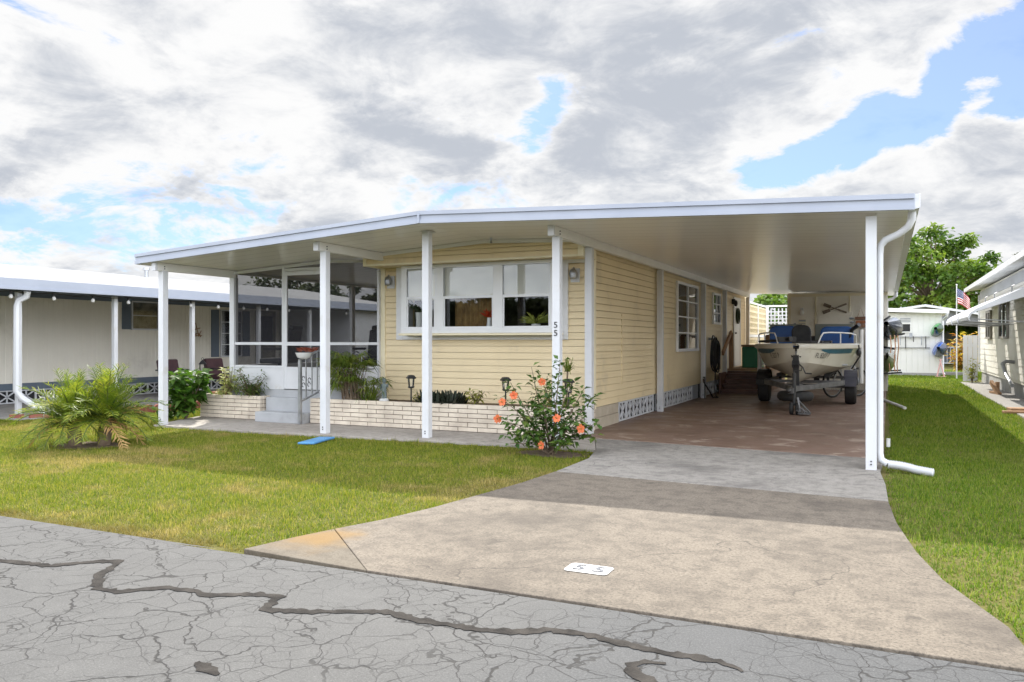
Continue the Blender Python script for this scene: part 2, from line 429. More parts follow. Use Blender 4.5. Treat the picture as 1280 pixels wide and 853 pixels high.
def m_floor():
    m, g, b, out = newmat('painted_carport_floor')
    tc = g.n('ShaderNodeTexCoord').outputs['Object']
    base = g.ramp(g.noise(tc, 1.5, 7, .6), [(.3, (.165,.105,.077,1)), (.7, (.205,.135,.103,1))])
    mp = g.n('ShaderNodeMapping', {'Vector': tc, 'Scale': (1.0, 1.35, 1)}).outputs[0]
    wear = g.smooth(g.noise(mp, 2.1, 9, .70, .5), .55, .62)
    base = g.mix(g.math('MULTIPLY', wear, .62), base, (.42,.34,.275,1))
    dk = g.smooth(g.noise(tc, .8, 5), .52, .7)
    base = g.mix(g.math('MULTIPLY', dk, .45), base, (.11,.065,.045,1))
    g.nt.links.new(base, b.inputs['Base Color'])
    g.nt.links.new(g.n('ShaderNodeMapRange', {0: g.noise(tc, 2.2, 5), 1: .3, 2: .7, 3: .38, 4: .62}).outputs[0], b.inputs['Roughness'])
    bp = g.n('ShaderNodeBump', {'Strength': .12, 'Distance': .005, 'Height': g.noise(tc, 45, 4)})
    g.nt.links.new(bp.outputs[0], b.inputs['Normal'])
    return m
M['cfloor'] = m_floor()

def m_lawn():
    m, g, b, out = newmat('lawn_turf')
    tc = g.n('ShaderNodeTexCoord').outputs['Object']
    f = g.noise(tc, .55, 5, .6)
    c = g.ramp(f, [(.36, (.085,.125,.02,1)), (.50, (.14,.165,.03,1)), (.60, (.22,.185,.075,1)), (.70, (.135,.16,.03,1))])
    c = g.mix(.5, c, g.ramp(g.noise(tc, 26, 6, .7), [(.3, (.05,.06,.016,1)), (.55, (.14,.16,.035,1)), (.75, (.24,.21,.09,1))]))
    c = g.mix(.45, c, (.12,.085,.04,1))
    g.nt.links.new(c, b.inputs['Base Color']); b.inputs['Roughness'].default_value = .95; b.inputs['Specular IOR Level'].default_value = .1
    bp = g.n('ShaderNodeBump', {'Strength': .8, 'Distance': .03, 'Height': g.noise(tc, 40, 5)})
    g.nt.links.new(bp.outputs[0], b.inputs['Normal'])
    return m
M['lawn'] = m_lawn()

def sheet(name, poly, z, mat, thick=0.0):
    mb = MB()
    if thick: mb.prism(poly, 'z', z - thick, z)
    else: mb.add([(x, y, z) for x, y in poly], [tuple(range(len(poly)))])
    return struct(mb.build(name, mat, bevel=.005 if thick else 0))

sheet('lawn', [(-600,-300),(600,-300),(600,900),(-600,900)], -.035, M['lawn'])
sheet('street', [(-80,-30),(60,-30),(60,3.63),(-4.1,3.63),(-3.75,3.66),(-80,3.66)], -.010, M['street'])
DR = [(-3.09,8.86),(-2.95,8.0),(-2.92,7.28),(-2.98,6.5),(-3.06,5.89),(-3.16,5.2),(-3.27,4.72),(-3.40,4.36)]
DL = [(.55,3.645),(.50,4.15),(.41,4.42),(.28,4.82),(.17,5.39),(.07,6.2),(.02,6.99)]
sheet('driveway', [(-2.618,3.645)] + [(.56,3.645)] + DL[1:] + [(-2.935,7.20)] + DR[3:], 0.0, M['drive'], .12)
sheet('driveway_corner', [(-3.58,3.70),(-2.6205,3.645),(-3.404,4.357),(-3.5,4.05)], -.001, M['corner'], .1)
sheet('driveway_apron', [(-2.93,7.215),(.02,7.005),(.0,7.79),(-2.935,8.18)], .001, M['drive2'], .12)
sheet('driveway_strip', [(-2.94,8.195),(.0,7.805),(-.05,8.55),(-.02,9.45),(-3.45,9.86),(-3.09,8.86)], .0025, M['drive2'], .12)
sheet('walkway', [(-10.12,8.58),(-8.2,8.58),(-8.2,9.9),(-10.6,9.9)], -.002, M['walk'], .12)
sheet('walkway', [(-8.188,8.58),(-5.3,8.78),(-3.10,8.88),(-3.46,9.86),(-3.9,10.2),(-8.188,10.2)], -.004, M['walk'], .12)
sheet('carport_floor', [(-3.455,9.872),(-.02,9.462),(0.02,26),(-4.2,26),(-4.2,10.75),(-3.7,10.2)], .004, M['cfloor'], .12)
sheet('soil_patch', [(-3.95,8.42),(-3.6,8.25),(-3.25,8.2),(-3.05,8.42),(-3.12,8.72),(-3.6,8.74),(-3.9,8.66)], -.027, M['soil'])
sheet('soil_patch', [(-9.5,6.5),(-9.1,6.3),(-8.7,6.4),(-8.55,6.75),(-8.9,7.05),(-9.4,6.95)], -.027, M['soil'])
sheet('patio_slab', [(-16.6,8.3),(-13.0,8.3),(-12.35,10.0),(-12.15,11.2),(-12.15,21),(-16.6,21)], -.012, M['patio'], .1)

# tar filled crack: flat bands 4 mm proud of the asphalt
M['tar'] = pm('crack_tar', (.014,.012,.0105), (.050,.044,.038), 9, .85, bump=.7, bscale=70, spec=.2)
def band(pts, wd, z):
    mb = MB(); P = []
    for (x0,y0), (x1,y1) in zip(pts, pts[1:]):
        k = max(2, int(math.hypot(x1-x0, y1-y0) / .025))
        P += [(x0 + (x1-x0)*i/k, y0 + (y1-y0)*i/k) for i in range(k)]
    P.append(pts[-1])
    P = [(x + rnd.uniform(-.008,.008), y + rnd.uniform(-.008,.008)) for x, y in P]
    L, Rr = [], []
    for i, (x, y) in enumerate(P):
        a, b = P[max(i-2,0)], P[min(i+2,len(P)-1)]
        dx, dy = b[0]-a[0], b[1]-a[1]; l = math.hypot(dx, dy) or 1
        e = min(1, .35 + i/6, .35 + (len(P)-1-i)/6) * wd * rnd.uniform(.6, 1.35) / 2
        L.append((x - dy/l*e, y + dx/l*e, z)); Rr.append((x + dy/l*e, y - dx/l*e, z))
    n = len(P)
    mb.add(L + Rr, [(i, i+1, n+i+1, n+i)[::-1] for i in range(n-1)])
    return mb
ck = band([(-5.3,2.75),(-4.7,2.91),(-4.33,2.96),(-4.15,3.15),(-4.05,3.20),(-3.92,2.98),(-3.72,2.80),(-3.56,2.81),(-3.40,2.96),(-3.23,2.98),(-3.1,2.96),(-2.87,3.09),(-2.76,3.09),(-2.70,2.92),(-2.63,2.93),(-2.43,3.01),(-2.16,3.14),(-1.92,3.11),(-1.64,3.13),(-1.49,3.16),(-1.35,3.26),(-1.16,3.27),(-1.03,3.25),(-.8,3.22),(-.6,3.23),(-.50,3.17)], .055, -.0065)
struct(ck.build('tar_crack_fill', M['tar']))
struct(band([(-.70,2.78),(-.80,2.92),(-.90,2.99),(-.91,3.05),(-.87,3.10),(-.80,3.11)], .055, -.0065).build('tar_crack_fill', M['tar']))
struct(band([(-2.50,2.33),(-2.42,2.30),(-2.33,2.28)], .07, -.0065).build('tar_crack_fill', M['tar']))

# painted house number on the driveway
def rrect(x0, x1, y0, y1, r, n=5):
    p = []
    for cx_, cy_, a0 in ((x1-r,y1-r,0),(x0+r,y1-r,90),(x0+r,y0+r,180),(x1-r,y0+r,270)):
        p += [(cx_ + r*math.cos(R(a0+90*i/n)), cy_ + r*math.sin(R(a0+90*i/n))) for i in range(n+1)]
    return p
M['roadpaint'] = pm('white_number_paint', (.50,.495,.48), (.44,.435,.42), 12, .7)
M['numgrey'] = pm('grey_number_paint', (.10,.105,.12), (.20,.205,.22), 30, .8)
M['numblack'] = pm('black_number', (.02,.02,.022), None, 5, .5)
nm = thing('painted_number', 'white painted rectangle with grey number 55 on the driveway', 'house number', (-1.49, 4.185, 0))
MB().add([(x, y, .004) for x, y in rrect(-1.63,-1.375,4.105,4.27,.03)], [tuple(range(24))]).build('painted_patch', M['roadpaint'], nm)
for x in (-1.558, -1.443):
    text('digit', '5', .135, (x, 4.187, .008), (0,0,R(-2)), M['numgrey'], nm, ext=.0005, xs=1.15)
# ================================================================== the mobile home
def lap(mb, axis, a0, a1, z0, z1, plane, out, h=.1, t=.019):
    """lapped siding courses: sawtooth sheet facing 'out' (+1/-1) along the other axis"""
    z = z0
    while z < z1 - 1e-4:
        zt = min(z + h, z1); k = (zt - z) / h
        pb = plane + out * t; pt = plane + out * (t - (t - .007) * k)
        def P(a, p, zz): return (a, p, zz) if axis == 'x' else (p, a, zz)
        s_ = z + .0055
        q = [P(a0, plane, z), P(a1, plane, z), P(a0, plane, s_), P(a1, plane, s_), P(a0, pb, s_), P(a1, pb, s_), P(a0, pt, zt), P(a1, pt, zt), P(a0, plane, zt), P(a1, plane, zt)]
        mb.add(q, [(0,1,3,2), (2,3,5,4), (4,5,7,6), (6,7,9,8)])
        z = zt
    return mb

home = thing('mobile_home', 'cream sided mobile home number 55 under a wide white flat roof and carport', 'mobile home', (-5.6, 10.76, 0))
XL, XR, YF, YB = -7.43, -3.79, 10.76, 24.5
def roofz(x): return 2.45 + .30 * (x + 10.33) / 5.06 if x < -5.27 else 2.75 - .22 * (x + 5.27) / 5.52

mb = MB()
for a0, a1, z0, z1 in ((XL,-6.86,.3,2.5),(-4.28,XR,.3,2.5),(-6.86,-4.28,.3,1.4)):
    lap(mb, 'x', a0, a1, z0, z1, YF, -1)
mb.box(XL, -6.86, YF, YF+.08, .3, 2.6).box(-4.28, XR-.09, YF, YF+.08, .3, 2.6).box(-6.86, -4.28, YF, YF+.08, .3, 1.4).box(-6.86,-4.28,YF,YF+.08,2.45,2.6)
mb.build('wall', M['siding'], home)
mb = MB(); lap(mb, 'y', YF, YB, .32, 2.62, XR, 1); mb.box(XR+.004,XR+.0215,12.05,12.062,.6,1.7).box(XR+.004,XR+.0215,18.4,18.412,.4,2.5); mb.box(XR-.08, XR, YF, YB, .32, 2.62)
side = mb.build('wall', M['siding'], home)
mb = MB(); lap(mb, 'y', YF, YB, .3, 2.5, XL, -1); mb.box(XL, XL+.08, YF+.09, YB, .3, 2.5); mb.box(XL, XR, YB-.08, YB, .3, 2.6)
mb.build('wall', M['siding'], home)
MB().box(XL-.02, XL+.075, YF-.035, YF+.05, .3, 2.47).build('corner_trim', M['trim'], home, bevel=.004)
MB().box(XR-.075, XR+.022, YF-.035, YF+.05, .3, 2.55).build('corner_trim', M['trim'], home, bevel=.004)
# a smaller door bell by the corner
MB().box(-3.845,-3.815,YF-.055,YF-.035,1.42,1.50).build('door_bell', M['grey'], home, bevel=.004)
# header box above the bay
mb = MB(); lap(mb, 'x', -7.36, -3.80, 2.46, 2.62, 10.215, -1, h=.09)
mb.prism([(-7.36,2.46),(-3.80,2.46),(-3.80,2.67),(-5.27,2.74),(-7.36,2.61)], 'y', 10.215, YF-.02)
lap(mb, 'x', -6.4, -3.80, 2.62, 2.665, 10.215, -1, h=.09)
hd = mb.build('header_box', M['siding'], home)
mb = MB(); mb.box(-7.40,-7.34,10.19,YF-.03,2.445,2.60).box(-3.82,-3.74,10.19,YF-.03,2.445,2.66)
mb.box(-7.34,-3.82,10.185,10.21,2.445,2.475)
mb.build('header_trim', M['trim'], hd, bevel=.003)
mb = MB(); mb.bar((-7.40,10.185,roofz(-7.4)-.028),(-5.27,10.185,roofz(-5.27)-.028),.03,.05).bar((-5.27,10.185,roofz(-5.27)-.028),(-3.72,10.185,roofz(-3.72)-.028),.03,.05)
mb.build('roof_trim', M['beam'], hd)
MB().tube([(-5.03,9.95,2.735),(-5.03,9.95,2.70),(-5.03,9.95,2.66)],[.022,.014,.018],8).build('roof_bracket', M['galv'], home)

# bay window with three sashes
bay = thing('bay_window', None, None, (0,0,0)); bay.parent = home; bay.location = Vector((-5.57, 10.5, 1.4)) - Vector(home.location)
BL, BR, BF = -6.88, -4.27, 10.48
W3 = [(-6.78,-6.27),(-6.12,-5.27),(-5.11,-4.36)]
mb = MB()
mb.box(BL, BR, BF-.005, BF+.06, 2.40, 2.455).box(BL, BR, BF-.01, BF+.06, 1.40, 1.475)
xs = [BL] + [v for p in W3 for v in p] + [BR]
for i in range(0, 8, 2): mb.box(xs[i], xs[i+1], BF, BF+.06, 1.475, 2.40)
for x in (BL, BR-.05): mb.box(x, x+.05, BF+.062, YF-.02, 1.40, 2.455)
mb.build('window_frame', M['winframe'], bay, bevel=.004)
MB().box(BL-.03, BR+.03, BF-.03, YF-.005, 1.365, 1.398).build('sill', M['trim'], bay, bevel=.004)
mb = MB()
mb.box(-7.13,-7.03,YF-.045,YF-.016,1.30,2.47).box(-4.268,-4.17,YF-.045,YF-.016,1.30,2.47).box(-7.03,-4.27,YF-.043,YF-.016,1.30,1.362)
mb.box(-7.03,-6.885,YF-.04,YF-.016,1.365,2.47).box(-4.168,-3.87,YF-.04,YF-.016,2.41,2.465)
mb.build('casing', M['winframe'], bay, bevel=.004)
for a, b in W3:
    MB().box(a, b, BF+.005, BF+.035, 1.925, 1.965).box(a,b,BF+.012,BF+.034,1.475,1.50).box(a,a+.022,BF+.012,BF+.034,1.50,1.925).box(b-.022,b,BF+.012,BF+.034,1.50,1.925).build('sash', M['winframe'], bay, bevel=.003)
    MB().box(a, b, BF+.02, BF+.024, 1.475, 2.40).build('pane', M['glass'], bay)
    MB().box(a-.02, b+.02, BF+.064, BF+.068, 1.93 + rnd.uniform(-.03,.02), 2.42).build('blind', M['blind'], bay)
# room behind the bay
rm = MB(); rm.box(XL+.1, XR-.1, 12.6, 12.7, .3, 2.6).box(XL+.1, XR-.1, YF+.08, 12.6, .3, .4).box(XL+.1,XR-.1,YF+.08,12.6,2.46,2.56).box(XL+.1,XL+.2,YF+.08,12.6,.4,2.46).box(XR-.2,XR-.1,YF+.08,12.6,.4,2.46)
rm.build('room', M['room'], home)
MB().box(BL+.06, BR-.06, BF+.07, YF+.3, 1.402, 1.43).build('window_seat', M['trim'], bay)
# curtain folds behind the middle sash
mb = MB(); n = 46
M['curtain'] = pm('golden_curtain', (.30,.19,.07), (.16,.095,.035), 9, .9)
P = [(-6.02 + .74*i/n, BF+.20+.02*math.sin(i*1.35)+.012*math.sin(i*.6)) for i in range(n+1)]
mb.add([(x,y,1.44) for x,y in P]+[(x,y,2.42) for x,y in P], [(i,i+1,n+2+i,n+1+i) for i in range(n)])
mb.build('curtain', M['curtain'], bay, smooth=True)

# things standing on the bay sill
M['china'] = pm('white_china', (.78,.78,.76), None, 4, .25)
leaf_lime = leafmat('lime_leaf', [(.30,.36,.06),(.48,.50,.14)], .4)
leaf_dk = leafmat('dark_leaf', [(.015,.03,.012),(.04,.065,.025)], .2)
leaf_red = leafmat('red_petal', [(.5,.03,.015),(.7,.10,.03)], .3)
def vase(loc, prof, mat, label, leafm, nl, L, wdt, spread):
    t = thing('vase', label, 'vase', loc)
    MB().lathe(prof, loc, 14).build('pot', mat, t, smooth=True)
    mb = MB(); top = Vector(loc) + Vector((0,0,prof[-1][1]))
    for i in range(nl):
        a = rnd.uniform(0, 6.28); e = rnd.uniform(.2, 1.3)
        d = Vector((math.cos(a)*spread, math.sin(a)*spread*.7, e)).normalized()
        mb.leaf(top + d*L*rnd.uniform(.0,.5), d, L*rnd.uniform(.6,1), wdt, (d.y, -d.x, .4), .2, .3)
    mb.build('foliage', leafm, t); return t
vase((-6.63, BF+.14, 1.43), [(.05,0),(.06,.02),(.055,.18),(.06,.28),(.065,.30)], M['china'], 'tall white vase with dark leaves in the narrow bay window', leaf_dk, 40, .2, .04, .7)
vase((-4.62, BF+.12, 1.43), [(.05,0),(.065,.03),(.07,.10)], M['china'], 'small pot of drooping yellow green leaves behind the window beside post 55', leaf_lime, 90, .22, .02, 1.4)
vase((-5.38, BF+.10, 1.43), [(.03,0),(.05,.03),(.035,.12),(.03,.2)], M['china'], 'vase of red flowers in the middle bay window', leaf_red, 26, .15, .04, .7)

# wall lamps beside the bay
for x in (-7.24, -4.06):
    lp = MB().box(x-.07, x+.07, YF-.04, YF-.018, 2.13, 2.33).build('wall_lamp', M['white'], home, bevel=.006)
    MB().lathe([(.02,0),(.05,.02),(.06,.08),(.045,.13),(.02,.15)], (x, YF-.11, 2.17), 12).build('lamp_shade', M['galv'], lp, smooth=True)
    MB().tube([(x,YF-.04,2.30),(x,YF-.10,2.34),(x,YF-.11,2.31)], .01, 8).build('lamp_arm', M['galv'], lp)

# side windows on the carport wall
def side_window(y0, y1, z0, z1, cols, rows, name):
    X0 = XR + .016
    fr = MB()
    fr.box(X0, X0+.045, y0-.05, y1+.05, z1, z1+.05).box(X0, X0+.055, y0-.06, y1+.06, z0-.055, z0)
    fr.box(X0, X0+.045, y0-.05, y0, z0, z1).box(X0, X0+.045, y1, y1+.05, z0, z1)
    for i in range(1, cols): y = y0+(y1-y0)*i/cols; fr.box(X0, X0+.04, y-.018, y+.018, z0, z1)
    for i in range(1, rows): z = z0+(z1-z0)*i/rows; fr.box(X0+.002, X0+.036, y0, y1, z-.013, z+.013)
    f = fr.build(name, M['winframe'], home, bevel=.003)
    MB().box(X0+.016, X0+.020, y0, y1, z0, z1).build('pane', M['glass'], f)
    mb = MB(); n = 60
    P = [(X0+.003+.002*math.sin(i*1.1), y0+(y1-y0)*i/n) for i in range(n+1)]
    mb.add([(x,y,z0) for x,y in P]+[(x,y,z1) for x,y in P], [(i,i+1,n+2+i,n+1+i) for i in range(n)])
    mb.build('curtain', pm('grey_curtain', (.66,.66,.65), (.34,.35,.36), 2.5, .9), f, smooth=True)
    return f
side_window(15.66, 17.48, 1.12, 2.43, 2, 4, 'window')
side_window(19.27, 20.08, 1.74, 2.40, 2, 3, 'window')
# side door
d = MB().box(XR+.016, XR+.05, 22.13, 22.2, .58, 2.42).box(XR+.016, XR+.05, 23.15, 23.22, .58, 2.42).box(XR+.016, XR+.05, 22.13, 23.22, 2.42, 2.49).build('side_door', M['winframe'], home, bevel=.004)
MB().box(XR+.016, XR+.035, 22.2, 23.15, .58, 2.42).build('door_leaf', M['white'], d)
MB().ball((XR+.07, 22.3, 1.5), .03).build('handle', M['galv'], d, smooth=True)
wr = MB().torus((XR+.06, 22.68, 1.98), .19, .035, 'x', 20, 7).build('wreath', leaf_dk, None, smooth=True)
tag(wr, 'dark green wreath hanging on the white side door', 'wreath')
MB().box(XR+.016, XR+.10, 21.93, 22.02, 2.28, 2.42).ball((XR+.12,21.97,2.30),(.05,.05,.09)).build('porch_lamp', M['black'], home)

# skirting of pierced white blocks under the carport wall
def breeze(mb, axis, a0, a1, z0, z1, plane, out, L=.42, t=.022, w=.024):
    n = max(1, round((a1 - a0) / L)); L = (a1 - a0) / n
    def B(a, za, b, zb):
        p = plane + out * t / 2
        P = (lambda u, z: (u, p, z)) if axis == 'x' else (lambda u, z: (p, u, z))
        mb.bar(P(a, za), P(b, zb), w, t, up=(0, 1, 0) if axis == 'x' else (1, 0, 0))
    zc = (z0 + z1) / 2
    p0, p1 = sorted((plane, plane + out * (t + .004)))
    def BX(a, b, za, zb):
        if axis == 'x': mb.box(a, b, p0, p1, za, zb)
        else: mb.box(p0, p1, a, b, za, zb)
    BX(a0, a1, z0, z0 + w); BX(a0, a1, z1 - w, z1)
    for i in range(n):
        a, b = a0 + L * i, a0 + L * (i + 1); c = (a + b) / 2
        BX(a, a + w * .8, z0 + w, z1 - w); BX(b - w * .8, b, z0 + w, z1 - w)
        B(a + w, z0 + w, b - w, z1 - w); B(a + w, z1 - w, b - w, z0 + w)
        B(c, z0 + w, c, z1 - w)
    return mb
mb = MB()
for a, b in ((11.95,14.0),(14.16,17.15),(18.0,20.3),(20.5,22)): breeze(mb, 'y', a, b, .012, .318, XR-.02, 1)
mb.build('skirting', M['white'], home)
M['foundation'] = pm('block_foundation', (.46,.40,.31), (.38,.33,.25), 6, .9, bump=.3)
mb = MB().box(XR-.06, XR-.03, YF+.01, YB, 0, .32); sk = mb.build('underfloor_shade', pm('painted_shade', (.03,.028,.026), None, 4, .9), home)  # near-black panel paints the shaded recess behind the skirting
MB().box(XR-.028, XR+.006, YF+.02, 11.93, 0.0, .16).box(XR-.028, XR, YF+.02, 11.4, .165, .318).box(XR-.028, XR, 11.41, 11.93, .165, .318).build('foundation_blocks', M['foundation'], home, bevel=.006)
mb = MB().box(XR-.03, XR+.0, 17.18, 17.72, .01, .32)
for i in range(10): mb.box(XR+.002, XR+.012, 17.2, 17.7, .03+i*.028, .045+i*.028)
mb.build('vent_panel', M['grey'], home)
MB().box(XL, XR, YF+.01, YF+.03, 0, .3).build('underfloor_shade', sk.data.materials[0], home)

# roof
def m_soffit():
    m, g, b, out = newmat('panel_soffit')
    tc = g.n('ShaderNodeTexCoord').outputs['Object']
    y = g.n('ShaderNodeSeparateXYZ', {0: tc}).outputs[1]
    fr = g.math('FRACT', g.math('MULTIPLY', y, 1/.305))
    e = g.math('ABSOLUTE', g.math('SUBTRACT', fr, .5))
    groove = g.smooth(e, .46, .49)
    base = g.ramp(g.noise(tc, .8, 4), [(.3, (.85,.82,.78,1)), (.7, (.80,.77,.73,1))])
    base = g.mix(g.math('MULTIPLY', groove, .65), base, (.30,.28,.26,1))
    g.nt.links.new(base, b.inputs['Base Color'])
    b.inputs['Roughness'].default_value = .24; b.inputs['Specular IOR Level'].default_value = .6
    bp = g.n('ShaderNodeBump', {'Strength': .35, 'Distance': .01, 'Height': g.math('MULTIPLY', groove, -1.0)})
    bp2 = g.n('ShaderNodeBump', {'Strength': .06, 'Distance': .02, 'Height': g.noise(tc, 2.5, 3), 'Normal': bp.outputs[0]})
    g.nt.links.new(bp2.outputs[0], b.inputs['Normal'])
    return m
M['panel'] = m_soffit()
RF, RB = 8.42, 24.2
mb = MB().prism([(-10.30,roofz(-10.3)),(-5.27,2.75),(.20,roofz(.20)),(.20,2.665),(-5.27,2.885),(-10.30,2.575)], 'y', RF+.03, RB)
roof = mb.build('roof', M['panel'], home)
fa = MB()
for (xa,za,xb,zb) in ((-10.33,2.45,-5.27,2.75),(-5.27,2.75,.25,2.53)):
    for k, (d0, h0, h1) in enumerate(((.0,.0,.045),(.012,.045,.105),(-.008,.105,.152))):
        fa.add([(xa,RF+d0,za+h0),(xb,RF+d0,zb+h0),(xb,RF+d0,zb+h1),(xa,RF+d0,za+h1),(xa,RF+.045,za+h0),(xb,RF+.045,zb+h0),(xb,RF+.045,zb+h1),(xa,RF+.045,za+h1)],
               [(0,1,2,3),(4,7,6,5),(0,4,5,1),(3,2,6,7),(0,3,7,4),(1,5,6,2)])
fa.box(-5.285,-5.255,RF-.012,RF+.0,2.752,2.903)
fa.build('fascia', M['fascia'], roof)
mb = MB().prism([(.203,2.53),(.29,2.545),(.30,2.68),(.288,2.68),(.278,2.56),(.203,2.545)], 'y', RF+.02, RB).box(.203,.30,RF+.022,RF+.03,2.55,2.68)
mb.build('gutter', M['white'], roof)
MB().box(-10.36,-10.303,RF+.05,RB,2.45,2.60).build('gutter', M['white'], roof)

def post(x, y, zt, z0=-.003):
    mb = MB().box(x-.05, x+.05, y-.05, y+.05, z0, zt)
    p = mb.build('post', M['white'], home, bevel=.004)
    for s in (.10, .13): MB().tube([(x+.0, y-.05, z0+s-.04), (x+.0, y-.058, z0+s-.04)], .008, 6).build('bolt', M['blackmetal'], p)
    for s in (.03, .065): MB().tube([(x+.0375, y-.01, zt+s), (x+.047, y-.01, zt+s)], .009, 6).build('bolt', M['blackmetal'], p)
    return p
post(-10.0, 8.66, 2.352); post(-7.05, 8.83, 2.525); p533 = post(-5.5, 9.0, 2.722)
p55 = post(-3.66, 9.05, 2.565); post(-.13, 8.65, 2.52)
for y in (10.3, 14.1, 17.85, 20.45, 24.15): post(-3.69, y, 2.565)
for y in (12.6, 16.4): post(-.13, y, 2.52)
for y in (17.2,): post(-10.0, y, 2.44)
MB().box(-5.57,-5.43,8.93,9.10,2.722,2.733).build('post_cap', M['white'], p533)
for z in (1.475, 1.375): text('number', '5', .105, (-3.66+.0, 8.997, z), (R(90),0,0), M['numblack'], p55, ext=.003, xs=1.1)
def beam(x, y0, y1, zt, w=.075, h=.118):
    return MB().box(x-w/2, x+w/2, y0, y1, zt-h, zt).build('beam', M['beam'], home, bevel=.003)
beam(-10.0, 8.52, 10.16, roofz(-10.04)); beam(-7.06, 8.68, 10.21, roofz(-7.1)); beam(-3.67, 8.90, 24.18, roofz(-3.62))
MB().box(-3.71,-3.63,8.86,8.90,2.56,2.687).build('beam_cap', M['white'], home); MB().box(-7.10,-7.02,8.64,8.68,2.52,2.642).build('beam_cap', M['white'], home); MB().box(-10.04,-9.96,8.48,8.52,2.345,2.467).build('beam_cap', M['white'], home)

# downspouts
dp = MB().tube([(.235,8.62,2.56),(.235,8.63,2.47),(.20,8.66,2.40),(.12,8.70,2.34),(.0,8.735,2.29),(-.045,8.745,2.24),(-.055,8.75,2.15),(-.055,8.75,.5),(-.055,8.75,.16),(-.04,8.73,.09),(.02,8.71,.055)], .036, 10).build('downspout', M['white'], home, smooth=True)
pts, rr = [], []
for i in range(61):
    t = i/60; pts.append((.02+.40*t, 8.71+.02*math.sin(t*3)-.05*t, .055-.045*min(1,t*1.6)+.012*math.sin(t*4))); rr.append(.046 if i % 2 else .036)
MB().tube(pts, rr, 12).build('corrugated_pipe', M['white'], dp, smooth=True, sharp=180)
MB().tube([(.245,22.5,2.54),(.245,22.52,2.44),(.15,22.6,2.36),(.03,22.62,2.34),(.02,22.62,2.2),(.02,22.62,.1)], .04, 8).build('downspout', M['white'], home, smooth=True)

# ---------------------------------------------------------------- screened porch (part of the home)
YS = 10.1
pf = MB().box(-10.05, XL, YS-.02, 16, .36, .485).box(-10.03,XL,YS,16,0,.36).build('porch_floor', M['step'], home)
def rz(x): return roofz(x) - .004
fr = MB()
fr.box(-10.05,-9.95,YS-.04,YS+.06,.487,2.35)
for x in (-8.90,-8.02): fr.box(x-.022, x+.022, YS-.03, YS+.04, .487, rz(x)-.03)
fr.box(-7.47,-7.432,YF-.09,YF-.04,.487,2.44)
fr.bar((-7.99,YS,1.237),(-7.45,YF-.07,1.237),.04,.045); fr.bar((-7.99,YS,.857),(-7.45,YF-.07,.857),.042,.035); fr.bar((-7.99,YS,rz(-8)-.04),(-7.45,YF-.07,rz(-7.43)-.04),.05,.05); fr.box(-10.03,-9.97,YS+.06,16,2.425,2.462)
for a, b in ((-9.95,-8.922),):
    fr.box(a, b, YS-.02, YS+.02, 1.215, 1.26).box(a, b, YS-.022, YS+.02, .84, .875)
fr.bar((-10.0,YS,rz(-10)-.04),(-8.0,YS,rz(-8.0)-.04),.05,.05)
fr.box(-8.88,-8.04,YS-.028,YS+.03,2.415,2.46)
# the left side wall of the porch
for y in (13.4, 15.9): fr.box(-10.04,-9.96,y-.05,y+.05,.487,2.425)
fr.box(-10.02,-9.98,YS+.06,16,1.215,1.26).box(-10.02,-9.98,YS+.06,16,.84,.875)
pfm = fr.build('porch_frame', M['white'], home, bevel=.003)
mb = MB().box(-9.95,-8.922,YS-.012,YS+.012,.487,.84).prism([(-7.985,YS-.01),(-7.45,YF-.08),(-7.45,YF-.06),(-7.985,YS+.012)],'z',.487,.84).box(-10.01,-9.99,YS+.06,16,.487,.84)
mb.build('kick_panel', M['white'], home)
mb = MB()
def q(a, b, z0, z1a, z1b): mb.add([(a,YS+.004,z0),(b,YS+.004,z0),(b,YS+.004,z1b),(a,YS+.004,z1a)], [(0,1,2,3)])
q(-9.95,-8.922,.875,rz(-9.95)-.06,rz(-8.92)-.06); mb.add([(-7.985,YS+.004,.875),(-7.45,YF-.07,.875),(-7.45,YF-.07,rz(-7.45)-.06),(-7.985,YS+.004,rz(-8)-.06)],[(0,1,2,3)]); q(-8.88,-8.04,2.46,rz(-8.88)-.06,rz(-8.04)-.06)
mb.add([(-10,YS+.06,.875),(-10,16,.875),(-10,16,2.425),(-10,YS+.06,2.425)], [(0,1,2,3)])
mb.build('screen_mesh', M['screen'], home)
MB().box(-10, XL, 16.0, 16.06, .487, 2.5).build('porch_end_wall', M['siding'], home)
dr = MB().box(-8.875,-8.82,YS-.03,YS+.005,.50,2.41).box(-8.10,-8.045,YS-.03,YS+.005,.50,2.41).box(-8.82,-8.10,YS-.03,YS+.005,2.345,2.41).box(-8.82,-8.10,YS-.03,YS+.005,1.205,1.265).box(-8.82,-8.10,YS-.03,YS+.005,.50,.86).build('screen_door', M['white'], home, bevel=.003)
MB().add([(-8.82,YS-.01,.86),(-8.10,YS-.01,.86),(-8.10,YS-.01,2.345),(-8.82,YS-.01,2.345)], [(0,1,2,3)]).build('door_mesh', M['screen'], dr)
MB().box(-8.09,-8.06,YS-.06,YS-.03,1.30,1.36).build('handle', M['blackmetal'], dr)

